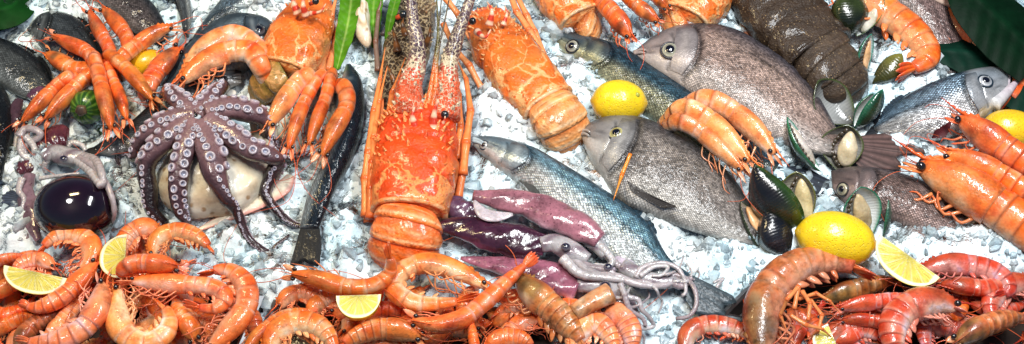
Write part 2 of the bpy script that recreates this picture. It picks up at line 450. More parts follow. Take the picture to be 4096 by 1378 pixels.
    def acol(ss, pp):
        cs = np.cos(pp)
        c = lerp(p['belly'], p['a'], sstep(-0.75, 0.15, cs))
        c = lerp(c, p['red'], 0.35 * sstep(0.40, 0.05, tt) * sstep(-.2, .8, cs))
        c = lerp(c, p['pale'], 0.45 * sstep(0.70, 0.93, tt))
        c = lerp(c, np.array(p['red']) * .7, 0.5 * sstep(0.93, 1.0, tt) * sstep(-.6, .2, cs))
        c = lerp(c, p['pale'], 0.45 * np.clip(np.sin(ss * 23 + sc) * np.sin(pp * 3 + sc), 0, 1))
        c = lerp(c, p['red'], 0.6 * sstep(0.78, 0.9, ss))
        if pal == 'brown': c = lerp(c, (.07, .065, .022), .75 * np.exp(-((tt - .30) / .22) ** 2) * sstep(-.3, .7, cs) * (.6 + .4 * np.sin(pp * 5 + ss * 40)))
        return c
    mb = MB(); skin(mb, s, ry, acol, lat=0.78, belly=0.80); mb.build('abdomen', M[p['mat']], root)
    # tail fan
    c, t_, uu, ss_ = at(0.875)
    def blade(name, ang, ln, wd, lift):
        d = unit(t_ * math.cos(ang) + ss_ * math.sin(ang) - uu * 0.10)
        n = unit(np.cross(d, ss_ * math.cos(ang) - t_ * math.sin(ang))); n = n if n @ uu > 0 else -n
        b = np.cross(n, d)
        mb = MB(); q = np.linspace(0, 1, 9); pa = np.linspace(0, 2 * PI, 12, endpoint=False)
        wq = wd * np.sin(np.clip(q * 0.86 + 0.12, 0, 1) * PI) ** 0.7
        V = (c + uu * lift)[None, None] + d * (q * ln)[:, None, None] + b * (wq[:, None] * np.cos(pa))[..., None] + n * ((wq[:, None] * 0.28 + 0.0004) * np.sin(pa))[..., None]
        C = tint(lerp(lerp(p['a'], p['red'], q), p['pale'], 0.5 * sstep(.86, 1, q)))
        mb.add(V.reshape(-1, 3), grid_faces(9, 12) + [tuple(range(12))[::-1], tuple(range(96, 108))], np.repeat(C[:, None], 12, 1).reshape(-1, 3)); mb.build(name, M[p['mat']], root)
    fl = L * 0.135
    blade('telson', 0, fl * .95, w * .17, w * .12)
    for sg in (-1, 1):
        blade('uropod', sg * (0.10 + .35 * fan_open), fl, w * .24, 0); blade('uropod', sg * (0.2 + .75 * fan_open), fl * .92, w * .25, -w * .06)
    # rostrum: a toothed blade over the eyes
    if rost:
        mb = MB(); q = np.linspace(0, 1, 15); s0 = 0.15
        c0, t0, u0, r0 = at(s0); c1, t1, u1, r1 = at(0.0)
        rb = w * float(prof(np.array([s0]), [(0.02, .26), (0.08, .56), (0.16, .82), (0.27, 1.0)])[0])
        A = c0 + u0 * rb * 0.93; tip = c1 - t1 * L * 0.115 * rost + u1 * w * (0.48 + rng.uniform(-.1, .2)); B = c1 + u1 * w * 0.42 + t1 * L * .02
        Q = spline([A, B, tip], 15)
        hh = w * .13 * (1 - q) + 0.0003; tooth = hh * (1 + 1.3 * (np.arange(15) % 2) * (q < .85))
        uq = unit(lerp(u0, u1, q)); rq = r0
        V = np.stack([Q + uq * tooth[:, None], Q + rq * (hh * .5)[:, None], Q - uq * hh[:, None], Q - rq * (hh * .5)[:, None]], 1)
        mb.add(V.reshape(-1, 3), grid_faces(15, 4) + [(3, 2, 1, 0), (56, 57, 58, 59)], tint(lerp(p['head'], p['red'], q).repeat(4, 0))); mb.build('rostrum', M['limb'], root)
    # eyes on short stalks
    if eyes:
        c, t_, uu, ss_ = at(0.045)
        for sg in (-1, 1):
            e = c + ss_ * sg * w * .40 + uu * w * .16 - t_ * w * .12
            r = w * .185
            mb = MB(); ellipsoid(mb, e, (ss_ * r, uu * r, t_ * r * 1.15), 9, 12, (0.012, 0.010, 0.012)); ey = mb.build('eye', M['eye_gloss'], root)
            mb = MB(); tube(mb, np.array([c + ss_ * sg * w * .1, e]), w * .11, w * .11, uu, 8, tint(np.array(p['pale']))); mb.build('eye_stalk', M['limb'], ey)
        for sg in (-1, 1):      # antennal scales
            d = unit(-t_ + ss_ * sg * .22 - uu * .12); b = unit(np.cross(d, uu)); n = np.cross(b, d)
            q = np.linspace(0, 1, 7); pa = np.linspace(0, 2 * PI, 10, endpoint=False); wq = w * .26 * np.sin(np.clip(.15 + q * .83, 0, 1) * PI) ** .8
            V = (c + ss_ * sg * w * .28 - uu * w * .1)[None, None] + d * (q * L * .11)[:, None, None] + b * (wq[:, None] * np.cos(pa))[..., None] + n * ((wq[:, None] * .25 + .0003) * np.sin(pa))[..., None]
            mb = MB(); mb.add(V.reshape(-1, 3), grid_faces(7, 10) + [tuple(range(10))[::-1], tuple(range(60, 70))], tint(np.array(lerp(p['a'], p['pale'], .35)))); mb.build('antennal_scale', M[p['mat']], root)
    # walking legs and swimmerets
    for i in range(legs):
        for sg in ((-1, 1) if i < legs else (1,)):
            s0 = .13 + .22 * i / max(1, legs - 1) + rng.uniform(-.01, .01)
            c, t_, uu, ss_ = at(s0)
            b = c - uu * w * .72 + ss_ * sg * w * .3
            l = L * rng.uniform(.11, .17)
            k1 = b + unit(-uu * .6 + ss_ * sg * .35 - t_ * rng.uniform(.2, .9)) * l * .55
            k2 = k1 + unit(-t_ * rng.uniform(.4, 1) - uu * rng.uniform(-.5, .5) + ss_ * sg * rng.uniform(-.2, .3)) * l * .6
            k3 = k2 + unit(-t_ * rng.uniform(-.3, 1) - uu * rng.uniform(-.3, .8)) * l * .35
            Q = spline([b, k1, k2, k3], 10); Q[:, 2] = np.maximum(Q[:, 2], 0.004)
            r = np.linspace(w * .085, w * .03, 10)
            mb = MB(); tube(mb, Q, r, r, NZ + .01, 6, colf=lambda s, pp: tint(lerp(lerp(p['belly'], p['a'], .4), p['red'], s * .7))); mb.build('leg', M['limb'], root)
    if plume:
        for i in range(5):
            for sg in (-1, 1):
                s0 = (SEG[i] + SEG[i + 1]) / 2 + .01
                c, t_, uu, ss_ = at(s0); rr = w * float(np.interp(s0, s, ry / w))
                b = c - uu * rr * .66 + ss_ * sg * rr * .25
                d = unit(-uu * .8 + t_ * rng.uniform(.5, 1.3) + ss_ * sg * rng.uniform(0, .4)); l = rr * rng.uniform(.6, .9)
                q = np.linspace(0, 1, 6); pa = np.linspace(0, 2 * PI, 8, endpoint=False); wq = rr * .21 * np.sin(np.clip(.25 + q * .73, 0, 1) * PI) ** .8
                n1 = unit(np.cross(d, ss_)); V = b[None, None] + d * (q * l)[:, None, None] + n1 * (wq[:, None] * np.cos(pa))[..., None] + ss_ * (wq[:, None] * .45 * np.sin(pa))[..., None]
                mb = MB(); mb.add(V.reshape(-1, 3), grid_faces(6, 8) + [tuple(range(8))[::-1], tuple(range(40, 48))], tint(np.array(lerp(lerp(p['a'], p['red'], .25), p['belly'], rng.random() * .8)))); mb.build('swimmeret', M['limb'], root)
    # antennae
    c, t_, uu, ss_ = at(0.03)
    for i in range(ant):
        sg = 1 if i % 2 else -1
        d = unit(-t_ + ss_ * sg * rng.uniform(.1, .8) + uu * rng.uniform(-.3, .3)); l = L * antlen * rng.uniform(.4, 1)
        q0 = c + ss_ * sg * w * .25 - uu * w * .1
        q1 = q0 + d * l * .3; side = unit(np.cross(NZ, d)) * rng.choice([-1, 1])
        q2 = q1 + unit(d + side * rng.uniform(.3, 1.1)) * l * .35; q3 = q2 + unit(d * rng.uniform(-.8, .7) + side) * l * .4
        Q = spline([q0, q1, q2, q3], 22)
        zt = max(0.012, c[2] * .5); Q[:, 2] = c[2] * (1 - np.linspace(0, 1, 22)) + zt * np.linspace(0, 1, 22) + .006 * np.sin(np.linspace(0, 3, 22))
        mb = MB(); r = np.linspace(.00065, .0003, 22); tube(mb, Q, r, r, NZ + .02, 5, tint(np.array((0.62, 0.10, 0.03)))); mb.build('antenna', M['limb'], root)
    return root
# ---- fish ------------------------------------------------------------------
def mat_fish(name, scale=0.0052, rough=0.30, metal=0.25, coat=0.5, contrast=0.35, spark=0.3, bump=0.0009, fleck=.4):
    """scaly skin: diamond scale grid on the body uv (metres); alpha of the vertex colour = how scaly"""
    t = NT(name); a = t.attr(); uv = t.uv()
    wv = t.n('ShaderNodeTexNoise'); t.inp(wv, 'Scale', 60.0); t.l(uv, wv.inputs['Vector'])
    off = t.n('ShaderNodeVectorMath', operation='MULTIPLY_ADD'); t.l(wv.outputs['Color'], off.inputs[0]); off.inputs[1].default_value = (.0016,) * 3; t.l(uv, off.inputs[2])
    sep = t.n('ShaderNodeSeparateXYZ'); t.l(off.outputs[0], sep.inputs[0])
    x = t.math('DIVIDE', sep.outputs[0], scale); y = t.math('DIVIDE', sep.outputs[1], scale * 0.8)
    A = t.math('ADD', x, y); B = t.math('SUBTRACT', x, y)
    fa, fb = t.math('FRACT', A), t.math('FRACT', B)
    cell = t.n('ShaderNodeCombineXYZ'); t.l(t.math('FLOOR', A), cell.inputs[0]); t.l(t.math('FLOOR', B), cell.inputs[1])
    wn = t.n('ShaderNodeTexWhiteNoise'); t.l(cell.outputs[0], wn.inputs['Vector'])
    mx = t.math('MAXIMUM', fa, fb)
    edge = t.ramp(mx, [(0.0, 0.80), (0.55, 1.18), (0.86, 1.05), (0.98, 0.58)])
    sc = a.outputs['Alpha']
    n1 = t.noise(55, 4, .6, t.pos()); n2 = t.noise(16, 3, .6, t.pos())
    k = t.math('MULTIPLY', t.math('ADD', t.math('MULTIPLY', wn.outputs['Value'], spark * 1.6), 1 - spark * .7), edge)
    k = t.math('ADD', t.math('MULTIPLY', t.math('SUBTRACT', k, 1.0), t.math('MULTIPLY', sc, contrast * 2.2)), 1.0)
    blot = t.math('ADD', t.math('MULTIPLY', n1, .5), t.math('MULTIPLY', n2, .5))
    k = t.math('MULTIPLY', k, t.ramp(blot, [(.32, .5), (.5, 1.0), (.70, 1.4)]))
    c = t.mix(1.0, a.outputs['Color'], k, 'MULTIPLY')
    fl = t.ramp(t.voro(170, vec=t.pos()), [(.10, .8), (.19, 0)]); fg = t.ramp(t.noise(45, 2, .5, t.pos()), [(.5, 0), (.62, 1)])
    c = t.mix(t.math('MULTIPLY', t.math('MULTIPLY', fl, fg), t.math('MULTIPLY', sc, fleck)), c, (.50, .58, .62))
    h = t.math('MULTIPLY', t.math('POWER', mx, 2.0), sc)
    h2 = t.math('ADD', h, t.math('MULTIPLY', t.noise(300, 2, .5, t.pos()), .35))
    t.bsdf(color=c, rough=t.math('ADD', t.math('MULTIPLY', n1, .3), rough - .12), metal=metal, coat=coat, coatr=.12, spec=.2, cnd=.0024, normal=t.bump(h2, bump))
    M[name] = t.m
mat_fish('bass_skin', .0064, .28, .5, .45, .85, .38, .0018)
mat_fish('bream_skin', .0050, .32, .2, .38, .85, .40, .0018)
mat_fish('dark_fish_skin', .0060, .28, .2, .6, .7, .3, .0014)
mat_plain('fin', 0.45, 0.15, bump=0.0004, bs=600)
mat_plain('flesh', 0.3, 0.6, bump=0.0004, bs=300)
def fish(label, name, cat, dorsal, ventral, hc, thick, pal, mat, eye=None, gill=0.24, tail=None, tailcol=(0.05, .05, .06), group=None, pect=None, pectcol=(.05, .045, .045), dfin=None, mouth=True, line=None, hv_tilt=0.0, eyering=(.45, .41, .25), pect_h=.004, scaly=(0.2, .3), plate=True, jaw=None):
    """side-lying fish: dorsal and ventral outline, nose to tail root, both in photo units"""
    n, m = 110, 60
    D = spline(KP(dorsal, hc), n); V_ = spline(KP(ventral, hc), n)
    if hv_tilt: D[:, 2] += hv_tilt; V_[:, 2] -= hv_tilt
    c = (D + V_) / 2; hv = (D - V_) / 2
    mid = dorsal[len(dorsal) // 2]; th = thick * kscale(mid[0], mid[1], .03)
    s = np.linspace(0, 1, n)
    tp = th * prof(s, [(0, .10), (.05, .42), (.14, .78), (.3, 1.0), (.5, .95), (.75, .62), (.92, .30), (1, .22)])
    Tn = unit(np.gradient(c, axis=0))
    N = unit(np.cross(Tn, hv)); N = np.where((N @ NZ)[:, None] < 0, -N, N)
    def surf(si, ph, off=0.0):
        """si fractional position along the body, ph 0 dorsal edge .. pi/2 up .. pi ventral edge"""
        f = lambda A: np.stack([np.interp(si, s, A[:, i]) for i in range(3)], -1)
        cs, sn = np.cos(ph), np.sin(ph)
        a = np.sign(cs) * np.abs(cs) ** .92; b = np.sign(sn) * np.abs(sn) ** .85
        t_ = np.interp(si, s, tp)
        return f(c) + f(hv) * a[..., None] + f(N) * (b * t_ + off)[..., None]
    ph = np.linspace(0, 2 * PI, m, endpoint=False)
    SI, PH = np.meshgrid(s, ph, indexing='ij')
    V = surf(SI, PH)
    v = np.cos(PH)
    sg = gill + .05 * (1 - (v + .15) ** 2 * 1.6)            # rear edge of the gill cover
    vs = pal.get('sh', 0.0); C = lerp(pal['belly'], pal['flank'], sstep(-.75 + vs, -.2 + vs, v)); C = lerp(C, pal['back'], sstep(.15 + vs * .4, .80 + vs * .2, v))
    C = lerp(C, pal.get('head', pal['flank']), .65 * sstep(gill + .03, gill - .06, SI) * sstep(-.8, -.2, v))
    groove = np.exp(-((SI - sg - .012) / .010) ** 2) * (v > -.95) * (v < .62) if plate else 0 * SI
    C = lerp(C, np.array(pal['back']) * .25, .75 * groove)
    # the bones of the head: cheek plates, the corner of the jaw, a dark brow and a pale throat
    x = SI / gill
    hd = sstep(1.02, .9, x)
    pre = np.exp(-((x - .66 - .16 * (1 - (v + .3) ** 2 * 1.5)) / .035) ** 2) * (v < .35) * (v > -.9) * hd
    sub_ = np.exp(-((v + .10 + .25 * (x - .5)) / .05) ** 2) * sstep(.05, .2, x) * sstep(.75, .55, x)
    jawl = np.exp(-((v + .42 - .3 * (x - .3)) / .05) ** 2) * sstep(.02, .1, x) * sstep(.6, .4, x)
    gr2 = np.clip(pre + .7 * sub_ + .8 * jawl, 0, 1) * (1 if plate else 0)
    C = lerp(C, np.array(pal['back']) * .5, .55 * hd * np.exp(-((v - .55) / .3) ** 2 - ((x - .35) / .3) ** 2) * (1 if plate else 0))
    C = lerp(C, np.array(pal['belly']) * 1.1, .6 * hd * sstep(-.25, -.6, v))
    C = lerp(C, np.array(pal['belly']) * .9, .45 * hd * np.exp(-((x - .78) / .07) ** 2) * sstep(.4, .0, v))
    C = lerp(C, np.array(pal['back']) * .3, .7 * gr2)
    if line is not None:
        lv = line + .18 * sstep(.6, .25, SI)
        C = lerp(C, np.array(pal['back']) * .4, .6 * np.exp(-((v - lv) / .035) ** 2) * (SI > gill + .03))
    C = lerp(C, np.array(pal['back']) * .8, .5 * sstep(.93, 1, SI))
    al = sstep(gill - .02 + 0 * SI, gill + .05, SI) * .9 + .1
    al = al * (1 - .5 * sstep(-.6, -1, v))
    Lg = np.r_[0, np.cumsum(np.linalg.norm(np.diff(c, axis=0), axis=1))]
    hw = np.linalg.norm(hv, axis=1).max()
    uv = np.stack([np.repeat(Lg[:, None], m, 1), np.arcsin(np.clip(v, -1, 1)) * 0 + v * hw * 1.15], -1)
    V = V - N[:, None] * (groove * th * .10 + gr2 * th * .06)[..., None]
    root = thing(name, label, cat, [c[n // 2][0], c[n // 2][1], 0], group)
    mb = MB(); F = grid_faces(n, m) + [tuple(range(m))[::-1], tuple(range((n - 1) * m, n * m))]
    mb.add(V.reshape(-1, 3), F, np.concatenate([C, al[..., None]], -1).reshape(-1, 4), uv.reshape(-1, 2)); mb.build('body', M[mat], root)
    up = (PH > .1) & (PH < PI - .1)
    pk = proj(V)
    def nearest(x, y):
        d = np.hypot(pk[..., 0] - x, pk[..., 1] - y) + 1e6 * (~up); i, j = np.unravel_index(np.argmin(d), d.shape)
        p0 = V[i, j]; e1 = V[min(i + 2, n - 1), j] - V[max(i - 2, 0), j]; e2 = V[i, (j + 2) % m] - V[i, j - 2]
        nn = unit(np.cross(e1, e2)); nn = nn if nn @ N[i] > 0 else -nn
        return p0, nn, s[i], ph[j]
    if plate:       # gill cover: a raised plate
        a1 = np.linspace(math.acos(.55), math.acos(-.86), 22); b1 = np.linspace(0, 1, 16)
        A1, B1 = np.meshgrid(a1, b1, indexing='ij'); vv = np.cos(A1)
        rear = gill + .05 * (1 - (vv + .15) ** 2 * 1.6); front = gill * .80
        ss_ = front + (rear - front) * B1
        off = th * .12 * np.sin(np.clip(B1 * .9 + .1, 0, 1) * PI * .62) * np.sin(np.linspace(.12, PI - .12, 22))[:, None] ** .5 + th * .012
        Q = surf(ss_, A1, off)
        cc = lerp(lerp(pal['belly'], pal.get('head', pal['flank']), sstep(-.8, -.1, vv)), np.array(pal['back']), .25 + .5 * sstep(.1, .6, vv))
        cc = lerp(cc, np.array(pal['back']) * .35, .7 * sstep(.9, 1, B1))
        cc = lerp(cc, np.array(pal['belly']) * 1.0, .5 * np.exp(-((B1 - .45) / .2) ** 2) * sstep(.5, .1, vv))
        mb = MB(); mb.add(Q.reshape(-1, 3), grid_faces(22, 16, False), np.concatenate([np.clip(cc, 0, 1), 0 * vv[..., None] + .12], -1).reshape(-1, 4), (Q[..., :2]).reshape(-1, 2)); mb.build('gill_cover', M[mat], root)
    if eye:
        p0, nn, _, _ = nearest(eye[0], eye[1]); r = eye[2] * .92 * kscale(eye[0], eye[1], .04)
        ax1 = unit(np.cross(nn, RIGHT)); ax2 = np.cross(nn, ax1)
        def ecol(t, pp):
            q = np.sin(t)[..., None]
            c = np.where(q < .96, np.array(eyering), np.array(pal['back']) * .35); c = np.where((q < .68), np.array(eyering) * .55, c); return c * np.ones(t.shape + (3,))
        mb = MB(); ellipsoid(mb, p0 - nn * r * .12, (ax1 * r, ax2 * r, nn * r * .55), 18, 24, colf=ecol); eo = mb.build('eye', M['eye_gloss'], root)
        mb = MB(); ellipsoid(mb, p0 + nn * r * .28, (ax1 * r * .56, ax2 * r * .56, nn * r * .22), 8, 16, (.004, .005, .012)); mb.build('pupil', M['eye_gloss'], eo)
        mb = MB(); q = np.linspace(0, 2 * PI, 29)
        ring = p0 - nn * r * .02 + (np.cos(q)[:, None] * ax1 + np.sin(q)[:, None] * ax2) * r * 1.06
        tube(mb, ring, r * .13, r * .13, nn, 8, np.array(pal['back']) * .6, caps=False); mb.build('eye_rim', M['flesh'], eo)
    if mouth:
        q = np.linspace(0, 1, 10); ms = .002 + .065 * q * (gill / .24); mp = math.acos(-.12) + .25 * q ** 1.5
        Q = surf(ms, mp + 0 * ms, th * .01)
        mb = MB(); tube(mb, Q, np.linspace(.0011, .0006, 10), np.linspace(.0011, .0006, 10), NZ, 6, (.012, .010, .010)); mb.build('mouth', M['flesh'], root)
        for dv in (-.22, .22):
            Q = surf(ms * .9, mp + dv * (1 + .0 * q) * np.linspace(1, .55, 10), th * .02)
            mb = MB(); rr = np.linspace(.0034, .0016, 10); tube(mb, Q, rr, rr, NZ, 8, np.array(lerp(pal['flank'], pal['belly'], .5))); mb.build('lip', M['flesh'], root)
    if jaw:         # open mouth: the lower jaw stands off the head
        Q = spline(KP(jaw, hc[0] if isinstance(hc, (list, tuple)) else hc), 14); kj = kscale(jaw[0][0], jaw[0][1], .04)
        mb = MB(); tube(mb, Q, np.linspace(46, 13, 14) * kj, np.linspace(46, 12, 14) * kj, NZ, 14, colf=lambda a, b: lerp(pal['belly'], (.55, .42, .48), a)); mb.build('jaw', M['flesh'], root)
        u0 = np.array([D[0] + hv[0] * .2, D[0] - hv[0] * .9, Q[6] + NZ * .002]); mb = MB(); tube(mb, spline(u0, 10), 12 * kj, 10 * kj, NZ, 10, (.50, .44, .48)); mb.build('lip', M['flesh'], root)
    if tail:
        e = KP(tail, [hc if not isinstance(hc, (list, tuple)) else hc[-1]] * 2)
        mb = MB(); fan(mb, [D[-3] * .95 + V_[-3] * .05, (D[-3] + V_[-3]) / 2, D[-3] * .05 + V_[-3] * .95], e, 18, 10, np.array(tailcol) * 1.25, tailcol, ridge=.0003, notch=.07, sag=0.002); mb.build('tail_fin', M['fin'], root)
    if dfin:        # (s0, s1, height in photo units)
        for f0, f1, hh in dfin:
            q = np.linspace(f0, f1, 26); i = np.clip((q * (n - 1)).astype(int), 0, n - 1)
            hgt = hh * kscale(mid[0], mid[1], .03) * np.sin(np.linspace(.12, PI * .93, 26)) ** .6 * (1 - .25 * (np.arange(26) % 2))
            E = D[i] + unit(hv[i] + Tn[i] * .35 * np.linalg.norm(hv[i], axis=1, keepdims=True)) * hgt[:, None]
            mb = MB(); fan(mb, D[i] - hv[i] * .05, E, 26, 6, np.array(pal['back']) * .7, np.array(pal['back']) * .5, ridge=.0004); mb.build('dorsal_fin', M['fin'], root)
    if pect:        # root two points, edge points
        for (rt, eg) in [pect]:
            R = np.array([nearest(*q)[0] + NZ * .0015 for q in rt]); E = []
            for q in eg:
                d, nn, _, _ = nearest(*q); pz = d[2] if abs(proj(d)[0] - q[0]) + abs(proj(d)[1] - q[1]) < 25 else d[2]
                E.append(K(q[0], q[1], pz + pect_h))
            mb = MB(); fan(mb, R, E, 18, 9, pectcol, np.array(pectcol) * .8, ridge=.0004, notch=.06); mb.build('pectoral_fin', M['fin'], root)
    return root
# ---- spiny lobster ---------------------------------------------------------
def mat_lobster(name, cream=(.74, .50, .27), cell=34, dotc=(.62, .12, .03), dark=.55, rough=.3):
    """shell: patches of colour parted by cream lines (alpha of the vertex colour = how much), freckled with dots"""
    t = NT(name); p = t.pos(); a = t.attr()
    n = t.noise(30, 3, .6, p, .4)
    sh = t.n('ShaderNodeVectorMath', operation='MULTIPLY_ADD'); nz = t.n('ShaderNodeTexNoise'); t.inp(nz, 'Scale', 40.0); t.l(p, nz.inputs['Vector'])
    t.l(nz.outputs['Color'], sh.inputs[0]); sh.inputs[1].default_value = (.026,) * 3; t.l(p, sh.inputs[2])
    e = t.voro(cell, 'DISTANCE_TO_EDGE', sh.outputs[0])
    thr = t.math('ADD', t.math('MULTIPLY', a.outputs['Alpha'], .15), t.ramp(a.outputs['Alpha'], [(.78, 0), (.98, .30)]))
    thr = t.math('MULTIPLY', thr, t.ramp(t.noise(45, 3, .6, p), [(.33, .15), (.5, 1.0), (.68, 2.2)]))
    m = t.math('SUBTRACT', 1.0, t.math('DIVIDE', e, t.math('ADD', thr, .001)), clamp=True)
    m = t.math('MULTIPLY', t.ramp(m, [(.0, 0), (.6, 1)]), t.ramp(a.outputs['Alpha'], [(.02, 0), (.2, 1)]))
    d = t.voro(280, vec=p); dots = t.ramp(d, [(.22, 1.0), (.36, 0)])
    d2 = t.voro(95, vec=p); dots2 = t.ramp(d2, [(.17, 1.0), (.24, 0)])
    dd = t.math('MAXIMUM', t.math('MULTIPLY', dots, .75), dots2)
    cr = t.mix(dd, cream, dotc)
    base = t.mix(1.0, a.outputs['Color'], t.ramp(n, [(.3, dark), (.52, 1.0), (.75, 1.35)]), 'MULTIPLY')
    lt = t.ramp(t.voro(330, vec=p), [(.12, .42), (.25, 0)])
    base = t.mix(lt, base, t.mix(.5, base, cream))
    c = t.mix(m, base, cr)
    h = t.math('ADD', t.math('ADD', t.math('MULTIPLY', t.noise(330, 3, .6, p), 1.0), t.math('MULTIPLY', t.ramp(t.voro(130, vec=p), [(.0, 1), (.45, 0)]), 1.1)), t.math('ADD', t.math('MULTIPLY', e, 2.5), t.math('MULTIPLY', t.noise(60, 2, .5, p), 2.0)))
    t.bsdf(color=c, rough=t.math('ADD', t.math('MULTIPLY', n, .25), rough - .1), coat=.45, coatr=.10, spec=.3, normal=t.bump(h, .0013)); M[name] = t.m
mat_lobster('lobster_red', (.78, .27, .075), 24, (.70, .07, .012), .7)
mat_lobster('lobster_orange', (.76, .39, .15), 26, (.64, .12, .02), .6)
mat_lobster('lobster_dark', (.34, .26, .15), 130, (.05, .025, .015), .35)
mat_shell('lobster_granite', rough=.42, coat=.25, var=.7, dark=.45, bump=.0022, bscale=330, nscale=20, speck=240, speckcol=(.30, .20, .10))
mat_lobster('antenna_skin', (.62, .52, .36), 150, (.02, .012, .016), .5)
def jointed(mb, pts, rad, col, tip=None):
    """crustacean leg: straight tapering joints with knuckles between them"""
    n = len(pts) - 1
    for i in range(n):
        a, b = np.asarray(pts[i], float), np.asarray(pts[i + 1], float)
        q = np.linspace(0, 1, 9); r0 = np.interp(i / n, np.linspace(0, 1, len(rad)), rad); r1 = np.interp((i + 1) / n, np.linspace(0, 1, len(rad)), rad)
        r = (r0 * (1 - q) + r1 * q) * (0.80 + .22 * np.abs(2 * q - 1) ** 2.5)
        if i == n - 1 and tip: r = r * (1 - .7 * q)
        P = a + (b - a) * q[:, None]
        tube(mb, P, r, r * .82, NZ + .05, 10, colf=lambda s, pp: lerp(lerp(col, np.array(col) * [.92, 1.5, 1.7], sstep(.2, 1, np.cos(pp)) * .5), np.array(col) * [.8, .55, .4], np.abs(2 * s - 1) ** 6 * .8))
        if i < n - 1: ellipsoid(mb, b, (RIGHT * r1 * 1.02, np.array([0, 1, 0]) * r1 * 1.02, NZ * r1 * .9), 8, 10, np.array(col) * [.85, .7, .6])
